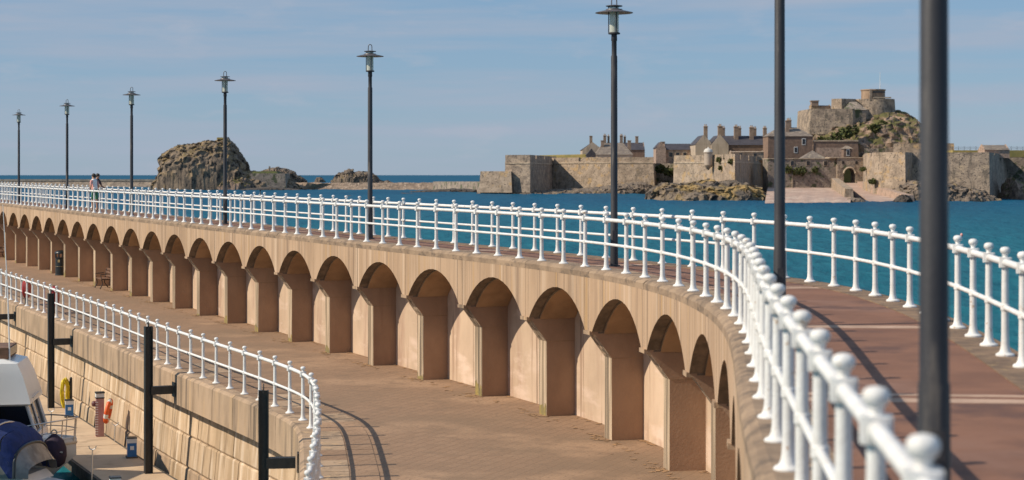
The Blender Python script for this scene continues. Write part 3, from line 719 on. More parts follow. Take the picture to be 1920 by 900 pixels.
while q < QU.L-12:
    sct = part('deck_section', flat_piece(q+.02, q+7.5, .62, 2.25, PONT-.12, PONT, 6), 'pontoon_deck', pont)
    part('float', flat_piece(q+.05, q+7.47, .72, 2.15, SEA-.4, PONT-.121, 6), 'pontoon_side', sct)
    for o0, o1 in ((.54, .618), (2.252, 2.33)): part('fender_strip', flat_piece(q+.03, q+7.49, o0, o1, PONT-.16, PONT-.01, 6), 'pontoon_side', sct)
    q += 7.52
def on_pont(xp, yp):
    Y = F*(CAM_Z-PONT)/(yp-328); return ((xp-960)*Y/F, Y, PONT)
def pedestal(xp, yp, label):
    x, y, z = on_pont(xp, yp); t = thing('service_pedestal', (x, y, z), label, 'service pedestal', 'service pedestals on the pontoon')
    part('base', MB().box((x, y, z+.02), (.30, .30, .04), .3), 'pontoon_side', t)
    part('body', MB().box((x, y, z+.22), (.24, .24, .36), .3), 'pedestal_blue', t)
    part('lamp_head', MB().box((x, y, z+.46), (.25, .25, .12), .3), 'pedestal_white', t)
    part('cap', MB().box((x, y, z+.535), (.28, .28, .03), .3, top=.9), 'bin_black', t)
    part('socket_plate', MB().box((x+.035, y-.118, z+.27), (.10, .012, .10), .3), 'pedestal_white', t)
pedestal(247, 858, 'blue and white service pedestal beside the tall black pile'); pedestal(130, 782, 'blue and white service pedestal under the yellow hose')
pedestal(216, 938, 'dark topped service pedestal at the bottom edge of the picture')
x, y, z = on_pont(187, 818)
t = thing('safety_post', (x, y, z), 'red square safety post with pale cap on the pontoon', 'safety post')
part('column', MB().box((x, y, z+.55), (.22, .22, 1.10), .35), 'pink_panel', t)
part('ladder_rack', MB().box((x-.045, y-.10, z+.52), (.10, .05, .98), .35), 'maroon', t)
m = MB()
for k in range(14): m.box((x-.052, y-.128, z+.08+k*.07), (.075, .016, .022), .35)
part('ladder_rung', m, 'reflective', t)
part('collar', MB().box((x, y, z+1.11), (.245, .245, .03), .35), 'bin_black', t); part('head', MB().box((x, y, z+1.185), (.23, .23, .115), .35), 'pedestal_white', t)
part('cap', MB().box((x, y, z+1.26), (.26, .26, .035), .35), 'bin_black', t)
part('bell', MB().lathe([(.03, .08), (.07, .06), (.085, 0), (.07, -.06), (.03, -.08)], (x-.16, y+.02, z+.93), 10), 'maroon', t, 60)
rx, ry, rz_ = x+.24, y+.02, z+.72
ring = [(rx+.06*math.sin(k*2*PI/32), ry+.22*math.cos(k*2*PI/32), rz_+.30*math.sin(k*2*PI/32)) for k in range(32)]
lb_ = thing('lifebuoy', (rx, ry, rz_), 'orange lifebuoy hanging on the side of the red safety post', 'lifebuoy')
part('ring', MB().tube(ring, .065, 10, closed=True), 'orange', lb_, 60)
for k in (2, 10, 18, 26): part('tape', MB().tube([ring[(k-1) % 32], ring[k], ring[(k+1) % 32]], .067, 10), 'reflective', lb_, 60)
x, y, z = on_pont(133, 772)
t = thing('hose_stand', (x, y, z), 'thin dark post for a hose beside the yellow coil', 'hose stand')
part('post', MB().lathe([(.07, 0), (.07, .03), (.045, .04), (.045, 1.05), (.05, 1.06), (.02, 1.10)], (x, y, z), 10), 'black_steel', t, 40)
part('hook', MB().tube([(x, y, z+.95), (x-.10, y-.03, z+.95), (x-.17, y-.05, z+1.0)], .018, 6), 'black_steel', t)
m = MB()
for k in range(9):
    rr = .16+.012*(k % 3); hh = .40+.025*(k % 4); ox = -.17+.03*math.sin(k*2.1); oy = -.06+.05*math.cos(k*1.7)
    m.tube([(x+ox+rr*.55*math.cos(a)+.02*math.sin(3*a+k), y+oy+.05*math.sin(2*a+k), z+.60+hh*math.sin(a)) for a in [2*PI*j/28 for j in range(28)]], .022, 6, closed=True)
single('hose_coil', m, 'yellow_hose', (x-.17, y-.06, z+.2), 'bright yellow hose hanging in a coil on the pontoon', 'hose', smooth=60)
def prong(xp, yp, h, label):
    x, y, z = on_pont(xp, yp); t = thing('mooring_prong', (x, y, z), label, 'mooring prong', 'mooring prongs on the pontoon')
    part('rod', MB().tube([(x, y, z), (x+.02, y, z+h)], .016, 6), 'steel', t)
    part('fork', MB().tube([(x-.07, y, z+h+.10), (x-.05, y, z+h+.03), (x+.02, y, z+h), (x+.09, y, z+h+.03), (x+.11, y, z+h+.10)], .014, 6), 'steel', t)
prong(172, 905, .80, 'thin forked mooring prong standing beside the boat bow'); prong(95, 812, .62, 'thin forked mooring prong behind the bow rail')
prong(215, 828, .45, 'short thin mooring prong by the quay wall')

# ---------------------------------------------------------------- boats
def xf(ox, oy, oz, rz):
    c, s = math.cos(rz), math.sin(rz); return lambda p: (ox+p[0]*c-p[1]*s, oy+p[0]*s+p[1]*c, oz+p[2])
def mbx(T, m):
    n = MB(); n.v = [T(v) for v in m.v]; n.f = m.f; n.m = m.m; return n
def hull(L, B, fb, fs, bl=1.9):
    """bow at x=0, stern at x=-L; rings of half sections mirrored"""
    rg = []
    for i in range(15):
        u = i/14; x = -L*u; b = B/2*(1-(1-min(1, u*bl))**2.2)*(1-.1*max(0, u-.6)) + .03; sh = fb+(fs-fb)*min(1, u*1.2)
        fl = .72+.2*min(1, u*1.6); xk = x-(.75*(1-u)**3)*1.0
        rg.append([(x, b, sh), (x-.02, b*1.03, sh-.10), (x*.98+xk*.02, b*.97, sh*.62), (xk, b*fl, .08), (xk, b*.45*fl, -.3), (xk, 0, -.5), (xk, -b*.45*fl, -.3), (xk, -b*fl, .08), (x*.98+xk*.02, -b*.97, sh*.62), (x-.02, -b*1.03, sh-.10), (x, -b, sh)])
    return rg
BO = ((144-960)*47.2/F, 47.2, SEA); HD = math.radians(7)
T = xf(BO[0], BO[1], BO[2], HD)
boat = thing('motor_cruiser', BO, 'white motor cruiser with flybridge and steel bow rail, bow towards the pontoon', 'boat')
rg = hull(8.5, 3.0, 1.15, 1.0, 2.7); hm = MB().loft(rg, closed=False, caps=False)
hm.add([r[0] for r in rg]+[r[-1] for r in rg], [(k, k+1, 15+k+1, 15+k) for k in range(14)], 0)
hl = part('hull', mbx(T, hm), 'gelcoat', boat, 50)
part('rubbing_strake', mbx(T, MB().tube([(r[1][0]+.01, r[1][1]*1.01, r[1][2]) for r in reversed(rg)]+[(r[-2][0]+.01, r[-2][1]*1.01, r[-2][2]) for r in rg], .035, 6)), 'gelcoat_cream', hl, 60)
part('boot_stripe', mbx(T, MB().loft([[(r[3][0]+.012, r[3][1]*1.015, .02), (r[3][0]+.014, r[3][1]*1.03, .16)] for r in rg]+[], closed=False, caps=False)), 'pedestal_blue', hl)
part('toe_rail', mbx(T, MB().tube([(r[0][0]-.03, r[0][1]-.03, r[0][2]+.03) for r in reversed(rg)]+[(r[-1][0]-.03, r[-1][1]+.03, r[-1][2]+.03) for r in rg], .03, 6)), 'gelcoat', hl, 60)
TC = xf(BO[0], BO[1], BO[2]+.24, HD)
part('foredeck', mbx(TC, MB().loft([[(-.35, .25, .80), (-.35, .15, .92), (-.35, -.15, .92), (-.35, -.25, .80)], [(-1.2, .85, .78), (-1.2, .75, 1.05), (-1.2, -.75, 1.05), (-1.2, -.85, .78)]])), 'gelcoat', boat, 30)
# wheelhouse, windscreen and flybridge
def ringbox(x0, x1, w0, w1, z): return [(x0, w0, z), (x0, -w0, z), (x1, -w1, z), (x1, w1, z)]
cb = part('cabin', mbx(TC, MB().loft([ringbox(-.80, -6.0, .95, 1.25, .7), ringbox(-.88, -6.0, .97, 1.25, 1.18)])), 'gelcoat', boat)
part('window_band', mbx(TC, MB().loft([ringbox(-.95, -5.9, .95, 1.2, 1.18), ringbox(-1.18, -5.8, .93, 1.12, 1.92)])), 'boat_glass', cb)
for s_ in (1, -1):
    part('pillar', mbx(TC, MB().tube([(-.91, .95*s_, 1.18), (-1.15, .94*s_, 1.94)], .05, 6)), 'gelcoat', cb, 60)
    part('pillar', mbx(TC, MB().tube([(-2.6, 1.08*s_, 1.18), (-2.75, 1.02*s_, 1.94)], .04, 6)), 'gelcoat', cb, 60)
part('pillar', mbx(TC, MB().tube([(-.93, .0, 1.18), (-1.17, .0, 1.94)], .03, 6)), 'gelcoat', cb, 60)
part('wiper', mbx(TC, MB().tube([(-.95, -.25, 1.22), (-1.10, -.65, 1.66)], .014, 5)), 'steel', cb)
fl = part('flybridge', mbx(TC, MB().loft([ringbox(-1.10, -6.0, 1.06, 1.3, 1.90), ringbox(-1.02, -6.1, 1.14, 1.36, 1.95), ringbox(-1.04, -6.1, 1.12, 1.33, 2.05), ringbox(-1.22, -6.1, 1.02, 1.28, 2.62), ringbox(-1.38, -6.1, .92, 1.2, 2.96), ringbox(-1.75, -6.0, .8, 1.1, 3.06)])), 'gelcoat', boat, 30)
part('console', mbx(TC, MB().box((-2.1, .1, 3.20), (.9, 1.5, .28))), 'wood', fl)
part('console_screen', mbx(TC, MB().box((-1.63, .1, 3.22), (.03, 1.2, .2))), 'boat_glass', fl)
part('grab_rail', mbx(TC, MB().tube([(-1.02, .6, 2.06), (-1.0, .3, 2.09), (-1.0, -.3, 2.09), (-1.02, -.6, 2.06)], .014, 6)), 'steel', fl)
part('antenna', mbx(TC, MB().tube([(-1.60, -.62, 2.8), (-1.66, -.62, 4.8), (-1.78, -.62, 7.0)], [.022, .016, .008], 6)), 'pedestal_white', boat)
part('towel', mbx(TC, MB().box((-1.1, -.55, 1.25), (.25, .5, .12), .2, top=.7)), 'shirt_pink', boat)
# bow rail
top = []; 
for s in (1, -1):
    sd = [(-1.55, 1.22*s, 1.45), (-1.2, 1.10*s, 1.62), (-.75, .86*s, 1.66), (-.3, .48*s, 1.68), (-.02, .14*s, 1.68)]
    top.append(sd)
    part('bow_rail', mbx(T, MB().tube(sd, .019, 6)), 'steel', boat, 60); part('bow_rail', mbx(T, MB().tube([(a, b*1.0, c-.28) for a, b, c in sd], .014, 6)), 'steel', boat, 60)
    for k in (0, 1, 2, 3, 4):
        a, b, c = sd[k]; part('stanchion', mbx(T, MB().tube([(a-.04, b*.97, 1.1), (a, b, c)], .016, 6)), 'steel', boat, 60)
part('bow_rail', mbx(T, MB().tube([top[0][-1], (.05, 0, 1.69), top[1][-1]], .019, 6)), 'steel', boat, 60)
fx = T((-.46, -.92, .98))
fen = thing('fender', fx, 'dark purple covered fender hung inside the bow rail', 'fender')
part('body', MB().lathe([(.05, .42), (.12, .36), (.24, .25), (.31, .05), (.32, -.15), (.27, -.33), (.15, -.42), (.04, -.44)], fx, 16), 'purple_cover', fen, 60)
part('rope', MB().tube([(fx[0], fx[1], fx[2]+.38), (fx[0]+.08, fx[1]-.04, fx[2]+.30), (fx[0]+.16, fx[1]-.1, fx[2]-.1), (fx[0]+.27, fx[1]-.22, fx[2]-.02), (fx[0]-.25, fx[1]-.22, fx[2]+.03)], .018, 6), 'rope', fen, 60)
part('knot', MB().tube([(fx[0]+.07*math.cos(k*2*PI/12), fx[1], fx[2]+.45+.07*math.sin(k*2*PI/12)) for k in range(12)], .018, 6, closed=True), 'rope', fen, 60)

B2 = ((126-960)*43.6/F, 43.6, SEA+.02); T2 = xf(B2[0], B2[1], B2[2], math.radians(-10))
boat2 = thing('day_boat', B2, 'boat with dark blue canvas hood at the bottom left corner', 'boat')
rg = hull(7.0, 2.6, .62, .6); hm = MB().loft(rg, closed=False, caps=False)
hm.add([r[0] for r in rg]+[r[-1] for r in rg], [(k, k+1, 15+k+1, 15+k) for k in range(14)], 0)
part('hull', mbx(T2, hm), 'gelcoat', boat2, 50)
part('coaming', mbx(T2, MB().loft([ringbox(-.7, -5.5, .8, 1.12, .6), ringbox(-.85, -5.5, .7, 1.08, .8)])), 'gelcoat', boat2)
def arch(x, w, zs, zt, n=14): return [(x, w*math.cos(PI*k/n), zs+(zt-zs)*math.sin(PI*k/n)**.42) for k in range(n+1)]
# canvas hood: four hoops, roof cloth between them and clear windows below
hood = part('hood_top', mbx(T2, MB().loft([arch(-1.28, .98, 1.45, 1.84), arch(-1.6, 1.06, 1.5, 1.97), arch(-1.95, 1.10, 1.5, 2.02), arch(-2.3, 1.10, 1.5, 2.02)], closed=False, caps=False)), 'blue_canvas', boat2, 60)
part('hoop', mbx(T2, MB().tube(arch(-1.6, 1.075, .8, 1.99), .022, 6)), 'steel', hood, 60)
part('hood_front', mbx(T2, MB().loft([arch(-1.24, .985, 1.40, 1.855), arch(-1.06, .96, 1.2, 1.72), arch(-.95, .93, 1.0, 1.52)], closed=False, caps=False)), 'blue_canvas', boat2, 60)
for s_ in (1, -1):
    part('hood_side', mbx(T2, MB().add([(-1.26, .985*s_, 1.46), (-.80, .88*s_, .80), (-1.05, .95*s_, .80), (-1.50, 1.03*s_, 1.47)], [(0, 1, 2, 3)])), 'blue_canvas', boat2)
    part('side_window', mbx(T2, MB().add([(-1.50, 1.03*s_, 1.47), (-1.05, .95*s_, .80), (-2.3, 1.10*s_, .80), (-2.3, 1.10*s_, 1.5)], [(0, 1, 2, 3)])), 'clear_vinyl', boat2)
part('trim', mbx(T2, MB().tube(arch(-.93, .935, .8, 1.52), .035, 6)), 'bin_black', boat2, 60)
part('windscreen', mbx(T2, MB().loft([arch(-.92, .92, .8, 1.50), arch(-.62, .82, .78, 1.08)], closed=False, caps=False)), 'clear_vinyl', boat2, 60)
part('grab_rail', mbx(T2, MB().tube([(-1.3, -1.06, 1.08), (-1.5, -1.12, 1.16), (-2.4, -1.18, 1.20), (-2.6, -1.14, 1.1)], .02, 6)), 'steel', boat2, 60)
wh = part('wheelhouse', mbx(T2, MB().loft([ringbox(-2.65, -5.2, 1.08, 1.12, .6), ringbox(-2.70, -5.2, 1.06, 1.10, 2.2)])), 'gelcoat', boat2)  # out of view; added to throw its shadow across the pontoon
part('window_band', mbx(T2, MB().loft([ringbox(-2.72, -5.0, 1.04, 1.08, 2.2), ringbox(-2.92, -4.9, .98, 1.0, 3.2)])), 'boat_glass', wh)
part('roof', mbx(T2, MB().loft([ringbox(-2.5, -5.3, 1.15, 1.18, 3.2), ringbox(-2.6, -5.2, 1.1, 1.1, 3.6), ringbox(-2.8, -5.0, .9, .9, 3.95)])), 'gelcoat', wh, 30)

# ================================================================ far shore
def WX(xp, Y): return (xp-960)*Y/F
def WZ(yp, Y): return CAM_Z-(yp-328)*Y/F
def rock_mb(sil, Y, yb, depth, amp=.1, seed=1, nu=110, nv=40, pw=.55, cell=None):
    """rounded crag whose skyline follows sil = [(px, py)], foot at row yb; its own depth in metres"""
    m = MB(); x0, x1 = sil[0][0], sil[-1][0]; z0 = WZ(yb, Y); rg = []
    H = max(WZ(p[1], Y) for p in sil)-z0
    cell = cell or H*.22
    def topy(x):
        for a, b in zip(sil, sil[1:]):
            if a[0] <= x <= b[0]: return a[1]+(b[1]-a[1])*(x-a[0])/max(1e-6, b[0]-a[0])
        return sil[-1][1]
    for i in range(nu+1):
        u = i/nu; xp = x0+(x1-x0)*u; h = max(.15, WZ(topy(xp), Y)-z0); env = (1-abs(2*u-1)**3.5)
        row = []
        for j in range(nv+1):
            v = j/nv; a = PI*v
            d = depth*(.25+.75*env)/2
            zz = h*math.sin(a)**pw if 0 < v < 1 else 0
            p = Vector((WX(xp, Y), Y-d*math.copysign(abs(math.cos(a))**.8, math.cos(a)), z0-.6+zz))
            w = min(1, math.sin(a)*2.2)
            n1 = noise.noise_vector(p/cell+Vector((seed*9.1, 0, 0))); n2 = noise.noise_vector(p/(cell*.36)+Vector((0, seed*5.3, 0)))
            dd, _pp = noise.voronoi(p/(cell*.6)+Vector((seed, seed, 0)))
            k = (dd[1]-dd[0])
            n3 = noise.noise_vector(p/(cell*.13)+Vector((seed, 3, 1)))
            off = (n1*.9+n2*.55+n3*.22)*amp*H+Vector((0, -1, .25))*(k-.3)*amp*H*1.1
            off.z *= .55
            if v in (0, 1): off.z = 0
            p = p+off*(.35+.65*w)
            row.append(tuple(p))
        rg.append(row)
    m.loft(rg, closed=False, caps=False)
    m.f = [tuple(reversed(f)) for f in m.f]
    return m
def rock(name, sil, Y, yb, depth, mt, label=None, cat='rock', **k):
    m = rock_mb(sil, Y, yb, depth, **k)
    loc = (WX(sum(s[0] for s in sil)/len(sil), Y), Y, WZ(yb, Y))
    if label is None: return tag(link(name, m.mesh(name, mt, 28, loc), None, loc), kind='structure')
    return single(name, m, mt, loc, label, cat, smooth=28)

# --- left: breakwater, rock island, causeway
def long_wall(name, pts, yt, yb, th, mt, label, cat='breakwater', cope=None):
    """pts = [(px, Y)]"""
    m = MB(); rg = []
    for (xp, Y), a, b in zip(pts, yt, yb):
        rg.append([(WX(xp, Y), Y, WZ(b, Y)-1), (WX(xp, Y), Y+th*.2, WZ(a, Y)), (WX(xp, Y), Y+th*.8, WZ(a, Y)), (WX(xp, Y), Y+th, WZ(b, Y)-1)])
    t = thing(name, (rg[0][0][0], rg[0][0][1], SEA), label, cat)
    m.loft(rg); part('wall', m, mt, t)
    if cope:
        part('parapet', MB().loft([[(r[1][0], r[1][1]-.5, r[1][2]), (r[1][0], r[1][1]-.5, r[1][2]+cope), (r[1][0], r[1][1]+1.5, r[1][2]+cope), (r[1][0], r[1][1]+1.5, r[1][2])] for r in rg]), 'string_course', t)
    return t
xs = [-700+k*40 for k in range(27)]
long_wall('breakwater', [(x, 1200) for x in xs], [340 for x in xs], [350]*27, 18, 'masonry', 'long low stone breakwater on the horizon at the left', cope=1.4)
xs = [540+9*k for k in range(32)]
long_wall('causeway', [(x, 1010-.1*(x-540)) for x in xs], [342.5+random.uniform(-.7, .9) for _ in xs], [354]*32, 14, 'rubble_stone', 'low stone causeway wall between the big rock and the castle')
xs = [812+9*k for k in range(11)]
long_wall('causeway', [(x, 930-.9*(x-812)) for x in xs], [340.5]*11, [357]*11, 10, 'masonry_grey', 'short dark causeway wall joining the castle at its left tip')
rock('rock', [(760, 358), (800, 354), (850, 351), (900, 353), (925, 360)], 860, 360, 12, 'rock_dark', 'low dark rocks below the short dark causeway wall', amp=.3, seed=41, nu=70, nv=16, cell=1.8)
m = MB(); vs = []
n = 30
for k in range(n+1):
    xp = 540+(815-540)*k/n; t = k/n; yf = 355.4-1.0*math.sin(t*9)*.3-2.5*t*t; Yf = F*8/(yf-328)
    vs += [(WX(xp, Yf), Yf, SEA-.05), (WX(xp, 1004), 1004, SEA+3.6*(1-t*.5)+.4*math.sin(k*1.9))]
structure('sand_spit', m.add(vs, [(2*k, 2*k+2, 2*k+3, 2*k+1) for k in range(n)]), 'wet_sand')
rock('rock_islet', [(286, 352), (297, 335), (303, 318), (306, 300), (309, 288), (318, 281), (328, 276), (336, 272), (355, 270.5), (372, 269), (381, 265), (395, 264), (408, 262), (418, 258.5), (430, 259), (437, 270), (444, 285), (449, 296), (456, 305), (459, 318), (475, 322), (500, 325), (530, 327), (548, 338), (572, 352)],
     1000, 355, 44, 'rock_island', amp=.10, seed=3, nu=240, nv=90, pw=.36, cell=6)
# ruined gable on top of the islet
Yr = 1000
m = MB().prism([(WX(409, Yr), Yr-5), (WX(421, Yr), Yr-5), (WX(421, Yr), Yr+1), (WX(409, Yr), Yr+1)], WZ(268, Yr), WZ(258, Yr), .2)
t = thing('ruined_hut', (WX(415, Yr), Yr, WZ(268, Yr)), 'small ochre ruined hut on the summit of the big sea rock', 'hut')
part('wall', m, 'ochre', t)
part('gable', MB().add([(WX(423, Yr), Yr-4, WZ(268, Yr)), (WX(435, Yr), Yr-4, WZ(268, Yr)), (WX(428.5, Yr), Yr-4, WZ(257, Yr)), (WX(423, Yr), Yr+1, WZ(268, Yr)), (WX(435, Yr), Yr+1, WZ(268, Yr)), (WX(428.5, Yr), Yr+1, WZ(257, Yr))],
     [(0, 1, 2), (5, 4, 3), (0, 3, 4, 1), (1, 4, 5, 2), (2, 5, 3, 0)]), 'masonry_grey', t)
rock('rock', [(400, 352), (415, 335), (432, 330), (450, 326), (466, 330), (480, 345), (486, 352)], 985, 355, 18, 'rock_pink', 'low grassy ledge at the foot of the big sea rock', amp=.2, seed=8, nu=50, nv=24, cell=3)
Y = 980
w = thing('retaining_wall', (WX(500, Y), Y, WZ(352, Y)), 'dark square stone retaining wall at the foot of the big sea rock', 'wall')
part('wall', MB().prism([(WX(466, Y), Y), (WX(536, Y), Y), (WX(536, Y), Y+22), (WX(466, Y), Y+22)], WZ(352, Y), WZ(325, Y), .8), 'masonry_grey', w)
part('post', MB().box((WX(504, Y), Y+3, WZ(318.5, Y)), (.8, .8, 4)), 'masonry', w)
part('grass_top', MB().prism([(WX(467, Y)+1, Y+1), (WX(520, Y), Y+1), (WX(520, Y), Y+20), (WX(467, Y)+1, Y+20)], WZ(325, Y)+.004, WZ(321, Y), 2), 'bush', w)
rock('rock', [(486, 327), (500, 316), (512, 314), (520, 311), (526, 313), (540, 316), (550, 320), (556, 328), (566, 331), (576, 339)], 1040, 345, 22, 'rock_brown', 'jagged brown rocks behind the dark square wall', amp=.2, seed=5, nu=80, nv=28, cell=3)
rock('rock', [(432, 356), (470, 351), (510, 347.5), (530, 350), (560, 353), (570, 357)], 962, 357, 14, 'rock_dark', 'dark wet ledge at the waterline below the square wall', amp=.25, seed=6, nu=70, nv=18, cell=2)
rock('rock', [(590, 339), (594, 331), (602, 330), (610, 338)], 1060, 340, 8, 'rock_brown', 'tiny rock on the horizon left of the jagged skerry', amp=.2, seed=9, nu=30, nv=16, cell=1.5)
rock('rock', [(622, 340), (628, 330), (634, 323), (645, 320), (655, 315.5), (661, 316), (664, 321), (676, 320), (688, 321), (696, 322), (703, 328), (712, 338), (735, 339)], 1040, 342, 20, 'rock_brown', 'jagged reddish skerry beyond the causeway, behind a lamp post', amp=.2, seed=11, nu=90, nv=30, cell=2.6)
for i, (a, b, yy, Y, lb) in enumerate(((636, 676, 366.5, 705, 'flat dark reef awash left of the fifth lamp post'), (724, 790, 362, 800, 'flat dark reef awash right of the fifth lamp post'), (1228, 1300, 378, 545, 'low dark ledge at the left tip of the castle rocks'))):
    rock('reef', [(a, yy), (a+(b-a)*.2, yy-2.2), (a+(b-a)*.5, yy-3), (a+(b-a)*.75, yy-2), (b, yy)], Y, yy, 9, 'rock_dark', lb, 'reef', amp=.3, seed=20+i, nu=50, nv=14, cell=1.2)
Y = 8*F/(441.5-328+6)
bu = thing('mooring_buoy', (WX(1803, Y), Y, SEA+.25), 'small pink mooring buoy floating right of the nearest lamp post', 'buoy')
part('ball', MB().lathe([(.02, .44), (.09, .41), (.16, .32), (.19, .2), (.16, .06), (.08, -.05)], (WX(1803, Y), Y, SEA+.25), 14), 'buoy_pink', bu, 60); part('ring', MB().tube([(WX(1803, Y)+.05*math.cos(k), Y, SEA+.25+.48+.05*math.sin(k)) for k in [j*PI/4 for j in range(8)]], .012, 5, closed=True), 'steel', bu)
Y = 8*F/(366-328)
bu = thing('marker_buoy', (WX(488, Y), Y, SEA), 'small dark marker buoy in the water below the square wall', 'buoy')
part('body', MB().lathe([(.5, -.2), (.6, .1), (.45, .5), (.2, .7), (.12, 1.6), (.3, 1.7), (.3, 2.2), (.1, 2.3)], (WX(488, Y), Y, SEA), 10), 'bin_black', bu, 50)
part('float_ring', MB().lathe([(.62, .1), (.7, .2), (.62, .3)], (WX(488, Y), Y, SEA), 12), 'foam', bu, 50)

# --- castle: walls
def bastion(label, pts, yt, yb, batter, mt, Yref, course=None, parapet=None, name='castle_wall', cat='castle wall', front=None):
    """pts=[(px, Y)] plan corners, anticlockwise seen from above starting front left; yt/yb rows at Yref"""
    poly = [(WX(x, Y), Y) for x, Y in pts]
    z1, z0 = WZ(yt, Yref), WZ(yb, Yref)
    t = thing(name, (poly[0][0], poly[0][1], z0), label, cat)
    part('wall', MB().prism(poly, z0, z1, batter), mt, t)
    n = len(poly); cx = sum(p[0] for p in poly)/n; cy = sum(p[1] for p in poly)/n
    def ins(k): 
        o = []
        for p in poly:
            d = math.hypot(p[0]-cx, p[1]-cy); o.append((cx+(p[0]-cx)*(1-k/d), cy+(p[1]-cy)*(1-k/d)))
        return o
    if course:
        zc = WZ(course, Yref); k = batter*(zc-z0)/(z1-z0); part('string_course', MB().prism(ins(k-.35), zc-.25, zc+.25), 'string_course', t)
    if parapet:
        a = ins(batter+.02); b = ins(batter+2.2); m = MB()
        for i in range(n):
            j = (i+1) % n; zt = z1+parapet
            L_ = math.hypot(a[j][0]-a[i][0], a[j][1]-a[i][1]); gaps = int(L_/26); 
            cuts = [0]
            for g in range(gaps): c0 = (g+.55+random.uniform(-.1, .1))/gaps; cuts += [c0-.9/L_, c0+.9/L_]
            cuts += [1]
            lerp = lambda p, q_, t_: (p[0]+(q_[0]-p[0])*t_, p[1]+(q_[1]-p[1])*t_)
            for c in range(0, len(cuts), 2):
                P0, P1 = lerp(a[i], a[j], cuts[c]), lerp(a[i], a[j], cuts[c+1]); Q0, Q1 = lerp(b[i], b[j], cuts[c]), lerp(b[i], b[j], cuts[c+1])
                part('parapet', MB().prism([P0, P1, Q1, Q0], z1+.003, zt), mt, t)
    return t
YA = 790
bastion('low outer wall at the far left tip of the castle', [(898, 775), (960, 770), (975, 830), (903, 835)], 321, 361, 2.2, 'masonry_warm', 775, name='castle_wall')
bastion('left bastion of the castle with a sharp corner and string course', [(946, 776), (994, 770), (1047, 850), (1047, 905), (952, 905)], 297, 361, 1.6, 'masonry', 775, course=306, parapet=1.5, name='bastion', cat='bastion')
bastion('long pale curtain wall right of the left bastion, streaked with lichen', [(1022, 838), (1150, 812), (1228, 806), (1235, 905), (1022, 910)], 302, 362, 1.8, 'masonry_warm', 820, course=305.5, parapet=1.7)
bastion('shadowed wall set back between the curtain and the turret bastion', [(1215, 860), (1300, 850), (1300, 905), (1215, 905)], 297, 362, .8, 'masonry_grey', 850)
tur = bastion('bastion with a small domed turret above yellow lichened rocks', [(1262, 660), (1330, 640), (1378, 610), (1452, 760), (1452, 860), (1262, 860)], 300, 362, 1.4, 'masonry_warm', 640, course=304.5, parapet=1.8, name='bastion', cat='bastion')
Y = 636; tx = WX(1328, Y)
t = thing('sentry_turret', (tx, Y, WZ(318, Y)), 'small round sentry turret with white dome on the wall corner', 'turret')
part('corbel', MB().lathe([(.2, WZ(319, Y)), (.8, WZ(315, Y)), (1.5, WZ(311, Y)), (1.5, WZ(309, Y))], (tx, Y, 0), 14), 'masonry', t, 50)
part('drum', MB().lathe([(1.45, WZ(309, Y)), (1.45, WZ(287, Y)), (1.65, WZ(286.5, Y)), (1.65, WZ(285, Y))], (tx, Y, 0), 14), 'render_wall', t, 50)
part('dome', MB().lathe([(1.6, WZ(285, Y)), (1.45, WZ(281.5, Y)), (1.0, WZ(279, Y)), (.3, WZ(278, Y)), (.12, WZ(275.5, Y))], (tx, Y, 0), 14), 'dome_white', t, 60)
gate_y = 660
# gate curtain with an open arched gateway: three wall pieces round the opening
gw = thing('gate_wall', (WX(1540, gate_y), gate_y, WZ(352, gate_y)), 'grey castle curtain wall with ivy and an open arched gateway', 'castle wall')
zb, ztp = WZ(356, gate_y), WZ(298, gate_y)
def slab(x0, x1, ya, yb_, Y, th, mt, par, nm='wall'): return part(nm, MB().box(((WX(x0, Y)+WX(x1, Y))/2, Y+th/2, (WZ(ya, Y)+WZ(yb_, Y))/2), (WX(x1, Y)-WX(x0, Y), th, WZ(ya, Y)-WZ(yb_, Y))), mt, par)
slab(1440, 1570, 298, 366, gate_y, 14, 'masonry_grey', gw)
gd = gate_y-2
slab(1570, 1582, 296, 346, gd, 9, 'masonry', gw, 'gate_pier'); slab(1604, 1618, 296, 352, gd, 9, 'masonry', gw, 'gate_pier')
m = MB(); n = 12; x0, x1 = WX(1582, gd), WX(1604, gd); cx = (x0+x1)/2; r = (x1-x0)/2; zs = WZ(325, gd); zt = WZ(296, gd)
fr = [(cx-r*math.cos(PI*k/n), gd, zs+r*math.sin(PI*k/n)) for k in range(n+1)]; tp = [(p[0], gd, zt) for p in fr]
bk = [(p[0], gd+9, p[2]) for p in fr]; bt = [(p[0], gd+9, zt) for p in fr]; k_ = n+1
m.add(fr+tp, [(k, k+1, k_+k+1, k_+k) for k in range(n)]); m.add(bk+bt, [(k+1, k, k_+k, k_+k+1) for k in range(n)]); m.add(fr+bk, [(k+1, k, k_+k, k_+k+1) for k in range(n)]); m.add(tp+bt, [(k, k+1, k_+k+1, k_+k) for k in range(n)])
part('gate_arch', m, 'masonry', gw)
ring_ = MB().tube([(p[0], gd-.05, p[2]) for p in fr], .35, 6); part('arch_stones', ring_, 'string_course', gw)
slab(1556, 1620, 294.6, 296.4, gd-.3, 10, 'string_course', gw, 'cornice'); slab(1440, 1569, 296.6, 298.2, gate_y-.3, 14.5, 'string_course', gw, 'cornice')
for xw in (1485.5, 1515.5, 1548):
    f = slab(xw-4.2, xw+4.2, 301, 311, gate_y-.12, .3, 'string_course', gw, 'window'); slab(xw-3, xw+3, 302, 310, gate_y-.2, .3, 'window_dark', f, 'pane')
for xw in (1581, 1606):
    slab(xw-2.2, xw+2.2, 302, 307.5, gd-.1, .3, 'window_dark', gw, 'window')
slab(1577, 1603, 309.5, 315, gd-.2, .4, 'masonry_grey', gw, 'crest_panel')
